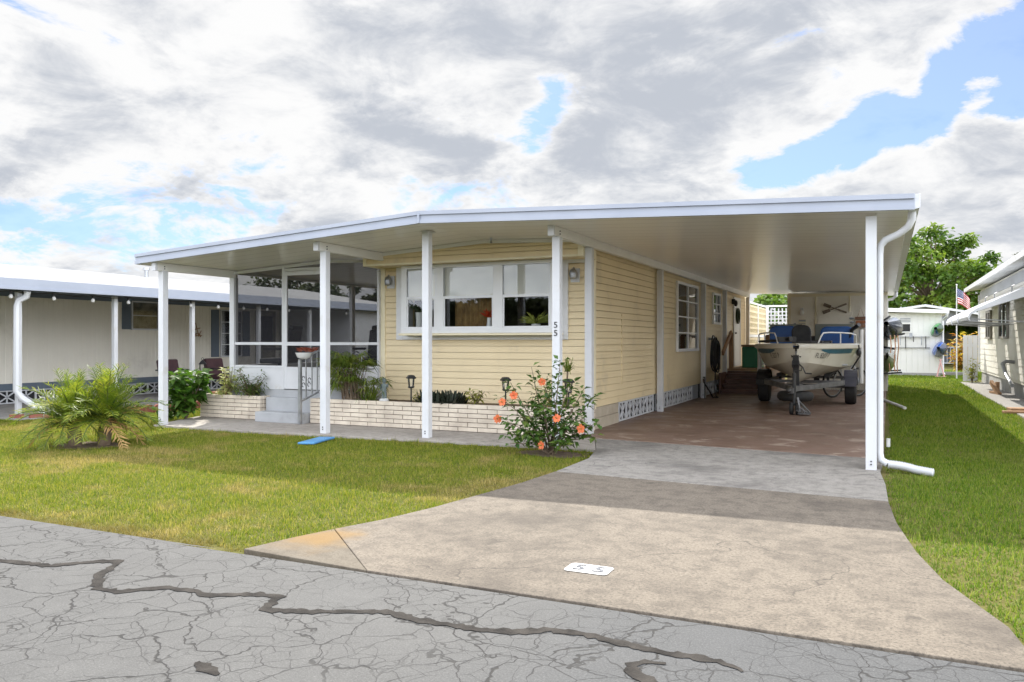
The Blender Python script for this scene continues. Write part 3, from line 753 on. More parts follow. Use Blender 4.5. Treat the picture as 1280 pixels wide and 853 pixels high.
# ---------------------------------------------------------------- steps, rail, planters
st = thing('front_steps', 'grey painted concrete steps leading up to the screen door', 'steps', (-8.6, 9.9, 0))
MB().box(-9.10,-8.135,9.65,9.94,-.004,.155).build('tread', M['step'], st, bevel=.008)
MB().box(-9.14,-8.135,9.94,10.078,-.003,.365).build('tread', M['step'], st, bevel=.008)
hr = thing('handrail', 'grey metal handrail with thin balusters beside the front steps', 'handrail', (-8.16, 9.8, 0))
MB().box(-8.185,-8.14,9.60,9.645,-.002,.98).build('post', M['galv'], hr, bevel=.003)
MB().bar((-8.162,9.60,.985),(-8.162,10.06,1.13),.04,.03).build('rail', M['galv'], hr)
MB().bar((-8.162,9.62,.34),(-8.162,10.06,.47),.02,.025).build('lower_rail', M['galv'], hr)
for y in (9.76, 9.90, 10.03): MB().bar((-8.162,y,.36+(y-9.6)*.3),(-8.162,y,.97+(y-9.6)*.31),.016).build('baluster', M['galv'], hr)
for c in ((-8.162,9.70,.70),(-8.162,9.83,.60),(-8.162,9.70,.60),(-8.162,9.84,.67)): MB().torus(c, .032, .006, 'x', 12, 5, arc=4.6).build('scroll', M['blackmetal'], hr)
bk = thing('flower_basket', 'white basket of rusty red flowers hung on the handrail', 'basket', (-8.12, 9.7, 1.0))
MB().lathe([(.05,0),(.10,.03),(.125,.09),(.13,.10)], (-8.14,9.68,1.0), 14).build('basket', M['china'], bk, smooth=True)
mb = MB()
for i in range(60):
    a = rnd.uniform(0,6.28); r = rnd.uniform(0,.13); mb.leaf((-8.11+r*math.cos(a)+.03, 9.70+r*math.sin(a), 1.10+rnd.uniform(0,.05)), (math.cos(a),math.sin(a),.5), .09, .05, (0,0,1))
mb.build('flowers', leafmat('rust_petal', [(.28,.06,.04),(.42,.14,.09)], .3), bk)

def brickwall(mb, mc, axis, a0, a1, plane, out, n=6, pitch=.0645, L=.31, z0=0.0):
    for r in range(n):
        a = a0 - (0 if r % 2 else L * .5)
        while a < a1 - .01:
            u0, u1 = max(a, a0) + (.004 if a > a0 else 0), min(a + L, a1) - .006
            if u1 - u0 > .03:
                e = rnd.uniform(-.003, .004)
                p0, p1 = sorted((plane + out * e, plane - out * .06))
                zz0, zz1 = z0 + r * pitch + .005, z0 + (r + 1) * pitch - .004
                if axis == 'x': mb.box(u0, u1, p0, p1, zz0, zz1)
                else: mb.box(p0, p1, u0, u1, zz0, zz1)
            a += L
def planter(label, x0, x1, y0, y1, right_return, left_return):
    t = thing('brick_planter', label, 'planter', ((x0+x1)/2, y0, 0), 'cream brick planters along the house front')
    b = MB(); brickwall(b, None, 'x', x0, x1, y0, -1)
    if right_return: brickwall(b, None, 'y', y0+.065, y1, x1, 1)
    if left_return: brickwall(b, None, 'y', y0+.065, y1, x0, -1)
    b.build('brick_wall', M['brick'], t, bevel=.003)
    c = MB().box(x0+.012, x1-.012, y0+.012, y0+.09, -.003, .376)
    if right_return: c.box(x1-.09, x1-.012, y0+.09, y1, -.003, .376)
    if left_return: c.box(x0+.012, x0+.09, y0+.09, y1, -.003, .376)
    c.build('mortar', M['mortar'], t)
    MB().box(x0+.092, x1-(.092 if right_return else 0), y0+.092, y1, -.003, .335).build('soil', M['soil'], t)
planter('long low cream brick planter under the bay window', -8.115, -3.75, 9.80, 10.72, True, True)
planter('short cream brick planter beside the screen porch, left of the steps', -10.5, -9.17, 9.85, 10.075, True, True)
# ================================================================== plants round the house
def rdir(e0=-.2, e1=1.0):
    a = rnd.uniform(0, 6.283); e = rnd.uniform(e0, e1); c = math.cos(e)
    return Vector((math.cos(a)*c, math.sin(a)*c, math.sin(e)))
L_palm = leafmat('palm_leaflet', [(.075,.13,.014),(.15,.22,.022),(.26,.30,.035),(.40,.36,.06)], .45, .4, 3)
L_hib = leafmat('hibiscus_leaf', [(.028,.068,.015),(.05,.11,.02),(.09,.155,.028),(.17,.21,.045)], .3, .35, 4)
L_fig = leafmat('fig_leaf', [(.04,.10,.016),(.07,.15,.022),(.12,.20,.035)], .45, .4, 3)
L_lady = leafmat('lady_palm_leaf', [(.07,.125,.016),(.13,.185,.028),(.25,.26,.05)], .35, .45, 4)
L_pale = leafmat('variegated_leaf', [(.34,.38,.12),(.50,.50,.22),(.20,.27,.06)], .4, .5, 5)
L_mid = leafmat('mid_green_leaf', [(.055,.10,.022),(.10,.145,.035),(.17,.19,.07)], .4, .5, 4)
L_purp = leafmat('dark_bromeliad_leaf', [(.012,.022,.014),(.028,.038,.024),(.045,.04,.035)], .15, .4, 5)
L_lime = leafmat('croton_leaf', [(.16,.19,.035),(.30,.29,.05),(.10,.15,.03)], .4, .45, 5)
L_orange = leafmat('orange_petal', [(.70,.16,.05),(.78,.24,.10),(.70,.11,.035)], .35, .5, 5)
L_straw = leafmat('dry_leaf', [(.36,.20,.08),(.45,.30,.12)], .3, .7, 5)

def frond(mb, base, az, el, L, droop, n=26, ll=.30, lw=.012, stem=None):
    base = Vector(base); pts = []; d = Vector((math.cos(az)*math.cos(el), math.sin(az)*math.cos(el), math.sin(el))); p = base.copy()
    for i in range(13):
        pts.append(p.copy()); p = p + d * (L/12); d = (d + Vector((0,0,-droop/12*(.6+i/8)))).normalized()
    if stem is not None: stem.tube(pts, [.011*(1-.85*i/12)+.002 for i in range(13)], 5)
    for i in range(n):
        t = .16 + .84*i/(n-1); k = min(11, int(t*12)); fr_ = t*12-k
        q = pts[k].lerp(pts[k+1], min(fr_,1)); ax = (pts[k+1]-pts[k]).normalized()
        sd = ax.cross(Vector((0,0,1))).normalized(); up = sd.cross(ax)
        for sgn in (-1, 1):
            l = ll*(1-.55*abs(t-.45)/.55)*rnd.uniform(.85,1.1)
            dd = (ax*rnd.uniform(.6,.95) + sd*sgn*rnd.uniform(.6,.95) + up*rnd.uniform(-.1,.6)).normalized()
            m = q + dd*l*.5; tip = q + dd*l + Vector((0,0,-l*rnd.uniform(.02,.30)))
            wv = dd.cross(up).normalized()*lw*.5 if dd.cross(up).length > .01 else up*lw*.5
            wv = (ax - dd*ax.dot(dd)).normalized()*lw*.7
            mb.add([q-wv*.5, q+wv*.5, m+wv, m-wv, tip], [(0,1,2,3),(3,2,4)])
pt = thing('pygmy_palm', 'bushy green pygmy date palm with two short trunks on the front lawn', 'palm', (-9.05, 6.7, -.03))
for px, py, h, lean in ((-9.18,6.62,.24,-.05),(-8.90,6.80,.29,.06)):
    MB().tube([(px,py,-.05),(px+lean*.4,py,h*.5),(px+lean,py,h)], [.075,.085,.06], 10).build('trunk', M['bronze'], pt, smooth=True)
    lf, stm = MB(), MB()
    for i in range(58):
        az = i*2.4 + rnd.uniform(-.3,.3); k = i/57
        frond(lf, (px+lean, py, h-.02), az, 1.48-1.30*k+rnd.uniform(-.18,.18), rnd.uniform(.54,.80)*(1-.04*(1-k)), .60+.85*k, 25, .21, .0075, stm)
    lf.build('frond', L_palm, pt); stm.build('frond_stem', L_mid, pt)
for a in (.4, -.1, 4.0):
    dl = MB(); frond(dl, (-9.0,6.7,.28), a, .1, .8, 1.3, 18, .2, .012, dl); dl.build('dry_frond', L_straw, pt)

# orange hibiscus
hb = thing('hibiscus_bush', 'leafy hibiscus bush with orange flowers beside the post numbered 55', 'hibiscus', (-3.5, 8.45, -.03))
HB = Vector((-3.5, 8.45, -.03)); st_ = MB(); lv = MB(); fl = MB()
tips = [(-4.10,8.35,.62),(-3.92,8.25,.80),(-3.72,8.4,.98),(-3.62,8.3,.70),(-3.5,8.35,.88),(-3.36,8.4,1.06),(-3.22,8.4,.80),(-3.08,8.42,.74),(-2.96,8.45,.66),(-3.05,8.3,.42),(-2.98,8.5,.20),(-3.25,8.2,.35),(-3.95,8.2,.36),(-4.02,8.4,.20),(-3.75,8.15,.45),(-3.6,8.1,.25),(-3.45,8.15,.55),(-3.3,8.6,.6),(-3.8,8.6,.6),(-3.85,8.1,.12),(-3.2,8.15,.12),(-3.55,8.6,.75),(-2.93,8.42,.36)]
for tp in tips:
    tp = Vector(tp); mid = HB.lerp(tp, .5) + Vector((rnd.uniform(-.06,.06), rnd.uniform(-.06,.06), .05))
    st_.tube([HB+Vector((rnd.uniform(-.05,.05),rnd.uniform(-.05,.05),0)), mid, tp], [.011,.007,.003], 5)
    for i in range(48):
        t = rnd.uniform(.25,1.0)**.8; p = (HB.lerp(mid, t*2) if t < .5 else mid.lerp(tp, t*2-1))
        d = rdir(-.5,.9); q = p + d*rnd.uniform(.0,.07)
        lv.leaf(q, d, rnd.uniform(.06,.105), rnd.uniform(.038,.06), (rnd.uniform(-.5,.5),rnd.uniform(-.5,.5),1), .18, .35)
st_.build('stem', M['bronze'], hb, smooth=True); lv.build('foliage', L_hib, hb)
def flower(mb, c, r, nrm):
    nrm = Vector(nrm).normalized(); u = nrm.orthogonal().normalized(); w_ = nrm.cross(u)
    for k in range(5):
        a = k*1.2566+.3
        for da in (-.28, .28):
            d = (u*math.cos(a+da*.8)+w_*math.sin(a+da*.8)+nrm*.35)
            mb.leaf(c, d, r, r*.75, nrm, -.1, .12)
ym = MB()
for c in ((-3.97,8.14,.58),(-3.83,8.15,.66),(-4.06,8.2,.38),(-3.43,8.02,.13),(-3.30,8.15,.42),(-3.04,8.22,.31),(-3.5,8.2,.82)):
    c = Vector(c); nn = Vector((.1+rnd.uniform(-.5,.5), -1, rnd.uniform(-.1,.5)))
    fl = MB(); flower(fl, c, rnd.uniform(.045,.062), nn); fo_ = fl.build('flower', L_orange, hb)
    MB().tube([c, c+nn.normalized()*.06], [.006,.003], 5).build('stamen', L_lime, fo_)

def shrub(name, label, cat, base, tips, leafm, n, L, wd, group=None, stem=True, spread=.07, el=(-.5,.9), stemm=None):
    base = Vector(base); t = thing(name, label, cat, base, group); s_, l_ = MB(), MB()
    for tp in tips:
        tp = Vector(tp); s_.tube([base, base.lerp(tp,.5)+Vector((0,0,.03)), tp], [.010,.007,.003], 5)
        for i in range(n):
            k = rnd.uniform(.3,1); p = base.lerp(tp, k); d = rdir(*el)
            l_.leaf(p + d*rnd.uniform(0,spread), d, L*rnd.uniform(.7,1.15), wd*rnd.uniform(.8,1.2), (rnd.uniform(-.4,.4),rnd.uniform(-.4,.4),1), .15, .35)
    if stem: s_.build('stem', stemm or M['bronze'], t, smooth=True)
    l_.build('foliage', leafm, t); return t
def ring(c, r, h0, h1, n):
    return [(c[0]+r*rnd.uniform(.3,1)*math.cos(i*2.4), c[1]+r*rnd.uniform(.3,1)*math.sin(i*2.4), rnd.uniform(h0,h1)) for i in range(n)]
shrub('fig_bush', 'young broad leaved green bush at the end of the walkway by the short planter', 'bush', (-10.45,9.5,-.03), ring((-10.42,9.5),.42,.40,.80,16), L_fig, 26, .17, .14, spread=.10)
shrub('fig_bush_shoot', 'low dark green shoot at the foot of the broad leaved bush', 'plant', (-10.75,9.35,-.03), ring((-10.7,9.35),.25,.08,.22,6), L_hib, 16, .13, .09)

# lady palm: fans of narrow leaflets
lp_ = thing('lady_palm', 'spiky green fan palm in the long brick planter by the porch', 'palm', (-7.5,10.0,.335))
cane, fan = MB(), MB()
for i in range(64):
    bx, by = -7.5+rnd.uniform(-.16,.2), 9.98+rnd.uniform(-.08,.1); a = rnd.uniform(0,6.28); h = rnd.uniform(.16,.72); out = rnd.uniform(.04,.26)
    if h < .35: bx += .12; out += .08
    top = Vector((bx-.06+out*math.cos(a), by+out*.6*math.sin(a)-.03, .335+h))
    cane.tube([(bx,by,.33), ((bx*2+top.x)/3,(by*2+top.y)/3,.335+h*.6), top], [.008,.006,.004], 5)
    ax = Vector((math.cos(a)*.8, math.sin(a)*.8-.25, .55)).normalized(); sd = ax.cross(Vector((0,0,1))).normalized()
    for k in range(11):
        b_ = (k-5)/5*1.45; d = ax*math.cos(b_)+sd*math.sin(b_)
        l = rnd.uniform(.22,.32); m_ = top+d*l*.55; tip = top+d*l+Vector((0,0,-l*rnd.uniform(.2,.6)))
        wv = sd.cross(d).cross(d); wv = wv.normalized()*.011 if wv.length > .01 else Vector((0,.009,0))
        fan.add([top, m_+wv, tip, m_-wv], [(0,1,2,3)])
cane.build('cane', M['bronze'], lp_, smooth=True); fan.build('frond', L_lady, lp_)
# strappy arching plant on the right of the fan palm
def grassy(name, label, c, n, L, wd, m, el0=.5, el1=1.4, rad=.06, group=None, cat='plant', droop=.5):
    t = thing(name, label, cat, c, group); mb = MB(); c = Vector(c)
    for i in range(n):
        a = rnd.uniform(0,6.28); e = rnd.uniform(el0,el1); d = Vector((math.cos(a)*math.cos(e), math.sin(a)*math.cos(e)*.7, math.sin(e)))
        b0 = c + Vector((rnd.uniform(-rad,rad), rnd.uniform(-rad,rad)*.6, 0)); l = L*rnd.uniform(.6,1.1); s_ = d.cross(Vector((0,0,1))).normalized()*wd/2
        p1 = b0+d*l*.5; p2 = b0+d*l*.85-Vector((0,0,l*.08*droop)); p3 = b0+d*l*1.1-Vector((0,0,l*.4*droop))
        mb.add([b0-s_*.6,b0+s_*.6,p1+s_,p1-s_,p2+s_*.7,p2-s_*.7,p3], [(0,1,2,3),(3,2,4,5),(5,4,6)])
    mb.build('foliage', m, t); return t
grassy('strap_plant', 'arching strappy plant at the right foot of the fan palm', (-7.14,9.98,.335), 60, .42, .018, L_lady, .3, 1.4, .08, droop=1.0)
grassy('bromeliad_clump', 'low dark leafy clump in the long planter below the bay window', (-5.86,10.02,.33), 330, .25, .045, L_purp, .35, 1.5, .30, droop=.4)
shrub('croton', 'small yellow green shrub in the planter just left of the second front post', 'shrub', (-6.25,10.1,.33), ring((-6.27,10.1),.14,.42,.56,6), L_lime, 16, .09, .03, 'yellow green shrubs in the long planter')
shrub('croton', 'small yellow green shrub in the planter at the right end of the dark leafy clump', 'shrub', (-5.32,10.05,.33), ring((-5.34,10.05),.17,.42,.58,7), L_lime, 16, .09, .03, 'yellow green shrubs in the long planter')
grassy('dracaena', 'thin stemmed dracaena with a spiky tuft behind the post numbered 55', (-3.93,10.1,.86), 46, .24, .016, L_lady, .0, 1.5, .03, droop=.7)
MB().tube([(-3.93,10.1,.3),(-3.95,10.1,.6),(-3.93,10.1,.9)],[.014,.012,.012],6).build('stem', M['bronze'], bpy.data.objects['dracaena'], smooth=True)
shrub('croton', 'yellow leaved shrub between the hibiscus and the dracaena stem', 'shrub', (-4.1,9.98,.33), ring((-4.1,9.98),.25,.45,.72,8), L_lime, 14, .10, .03, 'yellow green shrubs in the long planter')
# short planter
shrub('variegated_shrub', 'pale yellow variegated shrub at the left end of the short planter', 'shrub', (-9.98,9.96,.33), ring((-9.98,9.96),.15,.55,.84,10), L_pale, 18, .11, .05)
shrub('green_shrub', 'mid green narrow leaved shrub filling the short brick planter', 'shrub', (-9.48,9.97,.33), ring((-9.5,9.97),.34,.42,.84,22), L_mid, 26, .12, .022)
grassy('spider_plant', 'little pale striped plant spilling over the short planter edge', (-10.05,9.88,.37), 50, .15, .02, L_pale, .1, 1.3, .05, droop=1.0)

# solar lights, statue
def solar(x, y, z, label):
    t = thing('solar_light', label, 'garden light', (x, y, z), 'black solar stake lights in the long planter')
    MB().tube([(x,y,z-.03),(x,y,z+.25)], .012, 8).build('stake', M['black'], t)
    MB().lathe([(.035,0),(.05,.015),(.05,.025)],(x,y,z+.24),12).build('base_ring', M['black'], t, smooth=True)
    MB().lathe([(.034,0),(.048,.12)],(x,y,z+.265),12).build('lens', M['glass'], t, smooth=True)
    b = MB()
    for k in range(4): b.bar((x+.04*math.cos(k*1.57),y+.04*math.sin(k*1.57),z+.26),(x+.055*math.cos(k*1.57),y+.055*math.sin(k*1.57),z+.385),.008)
    b.build('cage', M['black'], t)
    MB().lathe([(.085,0),(.09,.012),(.055,.05),(.02,.055)],(x,y,z+.383),4).build('cap', M['black'], t)
solar(-6.42,10.05,.335,'black solar stake light standing clear beside the little statue')
solar(-4.85,10.05,.335,'black solar stake light half hidden at the left of the hibiscus')
solar(-3.86,9.95,.335,'black solar stake light at the right end of the long planter')
gs = thing('garden_statue', 'small weathered garden statue of a figure standing in the planter', 'statue', (-6.87,10.0,.335))
gx, gy, gz = -6.87,10.0,.335
M['statue'] = pm('weathered_green_stone', (.20,.24,.23), (.10,.13,.13), 14, .8, bump=.4)
MB().lathe([(.075,0),(.075,.06),(.055,.075)],(gx,gy,gz),10).build('plinth', M['china'], gs, smooth=True)
mb = MB()
mb.tube([(gx-.025,gy,gz+.07),(gx-.025,gy,gz+.16),(gx-.012,gy,gz+.20)],[.020,.022,.026],8)
mb.tube([(gx+.025,gy,gz+.07),(gx+.025,gy,gz+.16),(gx+.012,gy,gz+.20)],[.020,.022,.026],8)
mb.tube([(gx,gy,gz+.18),(gx,gy,gz+.23),(gx,gy,gz+.285),(gx,gy,gz+.305)],[.038,.036,.044,.018],10)
mb.tube([(gx-.042,gy,gz+.285),(gx-.062,gy,gz+.235),(gx-.05,gy-.02,gz+.185)],[.016,.014,.011],7)
mb.tube([(gx+.042,gy,gz+.285),(gx+.066,gy,gz+.25),(gx+.075,gy-.01,gz+.30)],[.016,.014,.011],7)
mb.ball((gx,gy,gz+.335),(.03,.032,.036))
mb.build('figure', M['statue'], gs, smooth=True, sharp=80)
MB().lathe([(.042,0),(.036,.012),(.030,.03),(.008,.042)],(gx,gy,gz+.345),10).build('hat', M['statue'], gs, smooth=True)

# blue slab on the lawn
bl = MB(); bl.prism([(-6.68,7.82),(-6.48,7.90),(-6.62,8.50),(-6.82,8.42)],'z',-.02,.008)
tag(bl.build('drainage_slab', pm('faded_blue_plastic', (.055,.20,.42), (.08,.26,.48), 5, .5, dirt=(.13,.16,.12,1), dirt_scale=4), bevel=.012), 'faded blue plastic splash block lying on the lawn before the steps', 'splash block')

# ================================================================== carport contents
t = thing('hose', 'coil of black garden hose hung on the carport wall post', 'hose', (-3.62,18.6,.5))
mb = MB()
for k in range(7):
    rr_ = rnd.uniform(.22,.36); pts = []
    for i in range(29):
        a = 2*math.pi*i/28; pts.append((-3.66+.015*k+.008*math.sin(3*a+k), 18.85+rr_*(1.0+.04*math.sin(k))*math.cos(a), .99+rr_*1.25*math.sin(a)-.012*k))
    mb.tube(pts, .016, 7)
mb.tube([(-3.6,18.75,.62),(-3.6,18.7,.3),(-3.58,18.6,.03),(-3.5,18.3,.02)], .014, 7)
mb.build('hose_coil', M['rubber'], t, smooth=True)
MB().box(-3.78,-3.66,18.82,18.88,1.3,1.36).box(-3.68,-3.66,18.78,18.92,1.3,1.42).build('hanger', M['galv'], t)
t = thing('standpipe', 'dark standpipe tap with a short hose by the carport wall', 'tap', (-3.6,17.6,0))
MB().tube([(-3.62,17.65,0),(-3.62,17.65,.46)],.015,8).build('pipe', M['blackmetal'], t)
MB().tube([(-3.62,17.65,.44),(-3.62,17.5,.44),(-3.60,17.44,.38)],.017,8).ball((-3.62,17.58,.48),(.035,.035,.015)).build('tap', M['blackmetal'], t)
MB().tube([(-3.60,17.44,.38),(-3.5,17.5,.2),(-3.45,17.7,.03),(-3.4,18.0,.02),(-3.5,18.3,.02)],.014,7).build('tap_hose', M['rubber'], t, smooth=True)

# wooden entry deck
t = thing('wooden_deck', 'dark brown wooden steps and landing with a handrail at the side door', 'deck', (-3.2,20.5,0))
H_ = .575
for k in range(4):
    z = H_*(k+1)/5
    MB().box(-3.63,-2.66,19.55+.27*k,19.86+.27*k,z-.05,z).build('tread', M['wood'] if k == 9 else M['darkwood'], t, bevel=.006)
    MB().box(-3.62,-2.67,19.62+.27*k,19.64+.27*k,z-.115 if k else .006,z-.052).build('riser', M['darkwood'], t)
MB().box(-3.68,-2.62,20.62,24.1,H_-.05,H_).build('landing', M['wood'], t, bevel=.006)
MB().box(-3.68,-3.64,19.6,20.6,.006,.5).box(-2.66,-2.62,19.9,20.6,.006,.4).box(-2.68,-2.64,20.63,24.1,.006,H_-.055).box(-3.66,-2.66,20.64,20.68,.006,H_-.055).build('skirt_board', M['darkwood'], t)
for x, y, z1 in ((-3.58,20.7,1.50),(-2.68,20.7,1.42),(-2.68,23.9,1.42)): MB().box(x-.05,x+.05,y-.05,y+.05,H_,z1).build('post', M['wood'], t, bevel=.004)
MB().bar((-3.58,19.55,.98),(-3.58,20.72,1.50),.05,.11).build('rail', M['wood'], t)
MB().bar((-2.68,20.7,1.42),(-2.68,23.95,1.42),.08,.04).bar((-2.68,23.2,1.40),(-2.0,23.2,1.40),.04,.06).build('rail', M['darkwood'], t)
MB().bar((-3.66,19.55,.6),(-3.66,19.55,.95),.05).build('rail_end', M['wood'], t)
t = thing('storage_bin', 'green plastic deck box standing on the wooden landing', 'bin', (-3.18,21.75,H_))
MB().box(-3.42,-2.94,21.4,22.1,H_+.002,H_+.55).build('box', M['green_box'], t, bevel=.02)
MB().box(-3.44,-2.92,21.38,22.12,H_+.553,H_+.61).build('lid', pm('tan_lid', (.30,.22,.13), None, 4, .6), t, bevel=.012)

# lattices
def lattice(name, label, axis, a0, a1, z0, z1, plane, mat, pitch=.10, w=.035):
    mb = MB()
    def B(u0,u1,za,zb,dp):
        if axis == 'x': mb.box(u0,u1,plane+dp,plane+dp+.01,za,zb)
        else: mb.box(plane+dp,plane+dp+.01,u0,u1,za,zb)
    n = int((a1-a0)/pitch)
    for i in range(n+1): B(a0+i*pitch-w/2, a0+i*pitch+w/2, z0, z1, 0)
    n = int((z1-z0)/pitch)
    for i in range(n+1): B(a0, a1, z0+i*pitch-w/2, z0+i*pitch+w/2, .0105)
    t = thing(name, label, 'lattice', (plane if axis == 'y' else a0, plane if axis == 'x' else a0, 0), 'white lattice screens behind the carport')
    mb.build('slats', mat, t)
    fr = MB()
    for u in (a0, (a0+a1)/2, a1):
        if axis == 'x': fr.box(u-.045,u+.045,plane-.02,plane-.001,0,z1+.05)
        else: fr.box(plane+.021,plane+.05,u-.045,u+.045,0,z1+.05)
    if axis == 'x': fr.box(a0+.046,a1,plane-.018,plane-.002,(z0+z1)/2-.04,(z0+z1)/2+.04).box(a0-.04,a1+.04,plane-.02,plane-.001,z1+.051,z1+.11)
    else: fr.box(plane+.022,plane+.048,a0+.046,a1,(z0+z1)/2-.04,(z0+z1)/2+.04).box(plane+.022,plane+.05,a0-.04,a1+.04,z1+.051,z1+.11)
    fr.build('frame', M['beam'], t)
lattice('lattice_panel', 'cream lattice panel continuing the home side wall behind the deck', 'y', 24.65, 28.6, .5, 2.38, XR+.01, M['siding'], .17, .06)
lattice('lattice_panel', 'white lattice panel closing the far gap with daylight through it', 'x', -3.75, -2.3, .3, 2.42, 28.9, M['white'], .125, .04)
# rear room behind the side lattice
t = thing('rear_porch', 'enclosed rear porch wall seen through the lattice', 'porch', (-5,26.5,0))
MB().box(-7.4,-4.3,24.6,28.8,0,2.5).build('wall', pm('rear_wall', (.16,.14,.11), None, 2, .8), t)

# utility shed closing the carport
M['shedwall'] = pm('cream_shed_wall', (.82,.78,.68), (.76,.72,.62), 1.5, .5, dirt=(.5,.45,.36,1), dirt_scale=1.2)
t = thing('utility_shed', 'cream walled utility room closing the back of the carport', 'shed', (-1.2,22.4,0))
mb = MB().box(-2.37,.05,22.42,25.9,0,roofz(.2)+.03); mb.build('wall', M['shedwall'], t)
MB().box(-2.39,-2.30,22.39,22.418,0,2.55).box(-2.30,.05,22.39,22.418,2.46,2.53).box(-1.70,-1.655,22.395,22.418,0,2.46).box(-.87,-.83,22.395,22.418,0,2.46).build('batten', M['trim'], t, bevel=.003)
MB().box(-1.62,-.80,22.385,22.419,.05,2.02).box(-1.64,-.78,22.375,22.384,1.96,2.04).build('door', M['shedwall'], t, bevel=.004)
MB().ball((-1.55,22.36,1.05),.035).build('handle', M['galv'], t, smooth=True)
lp = MB().box(-2.06,-1.98,22.36,22.388,2.05,2.17).build('wall_lamp', M['white'], t, bevel=.005)
MB().ball((-2.02,22.30,2.03),(.06,.06,.07)).build('lamp_globe', M['china'], lp, smooth=True)
MB().box(-2.23,-2.17,22.38,22.389,1.70,1.76).build('switch', M['grey'], t)
MB().box(-2.10,-1.92,22.38,22.389,1.66,1.86).build('notice_plate', M['trim'], t)
MB().box(-2.095,-1.925,22.374,22.3795,1.80,1.845).box(-2.09,-1.93,22.374,22.3795,1.74,1.755).box(-2.09,-1.93,22.374,22.3795,1.70,1.712).build('notice_band', M['grey'], t)
t = thing('crossed_oars', 'pair of crossed wooden oars hung on the cream shed wall', 'oars', (-1.22,22.36,2.1))
for (x0,z0,x1,z1) in ((-1.46,2.24,-.92,2.02),(-1.48,2.03,-.92,2.25)):
    mb = MB().tube([(x0,22.36,z0),(x1,22.37,z1)], .013, 7)
    d = Vector((x1-x0,0,z1-z0)).normalized(); p = Vector((x0,22.36,z0))
    mb.bar(p-d*.02, p+d*.17, .012, .085, up=(0,0,1)); mb.bar(Vector((x1,22.365,z1))-d*.22, Vector((x1,22.365,z1)), .02, .045)
    mb.build('oar', pm('dark_oar', (.16,.12,.09), (.26,.21,.16), 8, .5), t)
t = thing('hanging_sign', 'small wooden plaques hung from a cord on the shed wall by the carport edge', 'sign', (-.55,22.35,1.8))
mb = MB().tube([(-.66,22.36,1.90),(-.58,22.36,2.14),(-.50,22.36,1.90)], .008, 5); mb.build('cord', M['wood'], t)
for i,(z,c) in enumerate(((1.87,(.22,.11,.06)),(1.77,(.42,.16,.07)),(1.67,(.36,.20,.12)))):
    MB().box(-.72+.02*(i%2),-.44+.02*(i%2),22.34,22.36,z-.04,z+.04).build('plaque', pm('plaque_paint', c, None, 9, .6), t, bevel=.006)
    MB().ball((-.80+.01*i,22.36,z),(.06,.012,.03),8,6).build('wooden_fish', M['grey'], t, smooth=True)

# ---------------------------------------------------------------- boat trailer
BX = -1.48
t = thing('boat_trailer', 'grey boat trailer with black wheels parked in the carport', 'trailer', (BX,17.4,0))
mb = MB()
mb.bar((BX,14.35,.42),(BX,16.2,.42),.08,.09)
for s in (-1,1):
    mb.bar((BX,15.0,.42),(BX+s*.72,16.7,.46),.06,.09); mb.bar((BX+s*.72,16.7,.46),(BX+s*.72,19.9,.46),.06,.09)
mb.bar((BX-.80,17.45,.36),(BX+.80,17.45,.36),.07,.07); mb.bar((BX-.72,19.3,.46),(BX+.72,19.3,.46),.06,.06); mb.bar((BX-.72,16.8,.47),(BX+.72,16.8,.47),.06,.06)
mb.build('frame', pm('dull_trailer_steel', (.20,.20,.20), (.11,.11,.11), 7, .5, metal=.3), t)
mb = MB()
for s in (-1,1): mb.bar((BX+s*.45,16.6,.60),(BX+s*.45,19.8,.62),.10,.06); mb.bar((BX+s*.45,16.8,.5),(BX+s*.45,16.8,.58),.05); mb.bar((BX+s*.45,19.3,.48),(BX+s*.45,19.3,.58),.05)
mb.build('bunk', M['rubber'], t)
def wheel(x, y, r, wd, name='wheel'):
    wt = MB().lathe([(r*.62,-wd/2),(r*.93,-wd/2),(r,-wd*.36),(r,wd*.36),(r*.93,wd/2),(r*.62,wd/2)], (x,y,r+.004), 30, 'x').build(name, M['rubber'], t, smooth=True, sharp=35)
    MB().lathe([(.05,-wd*.3),(r*.55,-wd*.36),(r*.615,-wd*.42),(r*.615,wd*.42),(r*.55,wd*.36),(.05,wd*.3)], (x,y,r+.004), 20, 'x').build('rim', M['galv'], wt, smooth=True, sharp=35)
    return wt
wheel(BX-.84, 17.45, .31, .21); wheel(BX+.84, 17.45, .31, .21)
for s in (-1,1):
    pts = [(BX+s*.84, 17.45+.39*math.cos(R(a)), .31+.37*math.sin(R(a))) for a in range(10,171,16)]
    mb = MB()
    for p_, q_ in zip(pts, pts[1:]): mb.bar(p_, q_, .24, .02, up=(0,0,1))
    if s > 0: mb.build('fender', pm('dark_fender', (.05,.05,.065), (.08,.08,.10), 5, .4), t)
    else: mb.build('fender', M['black'], t)
for s, z1 in ((-1,1.18),(1,1.52)):
    MB().tube([(BX+s*1.02,18.0,.40),(BX+s*1.02,18.0,z1)], .045, 10).build('guide_post', M['china'], t, smooth=True)
    MB().bar((BX+s*.72,18.0,.44),(BX+s*1.02,18.0,.44),.05).build('guide_bracket', M['galv'], t)
mb = MB().bar((BX,15.35,.42),(BX,15.25,1.02),.10,.09); mb.bar((BX,15.3,.9),(BX,15.5,.98),.07)
mb.build('winch_post', M['blackmetal'], t)
MB().lathe([(.07,-.06),(.07,-.05),(.04,-.045),(.04,.045),(.07,.05),(.07,.06)], (BX,15.22,.86), 14, 'x').build('winch', M['blackmetal'], t)
MB().tube([(BX+.06,15.2,.86),(BX+.13,15.17,.80),(BX+.17,15.16,.70),(BX+.28,15.16,.69)], .013, 7).build('crank_handle', M['blackmetal'], t)
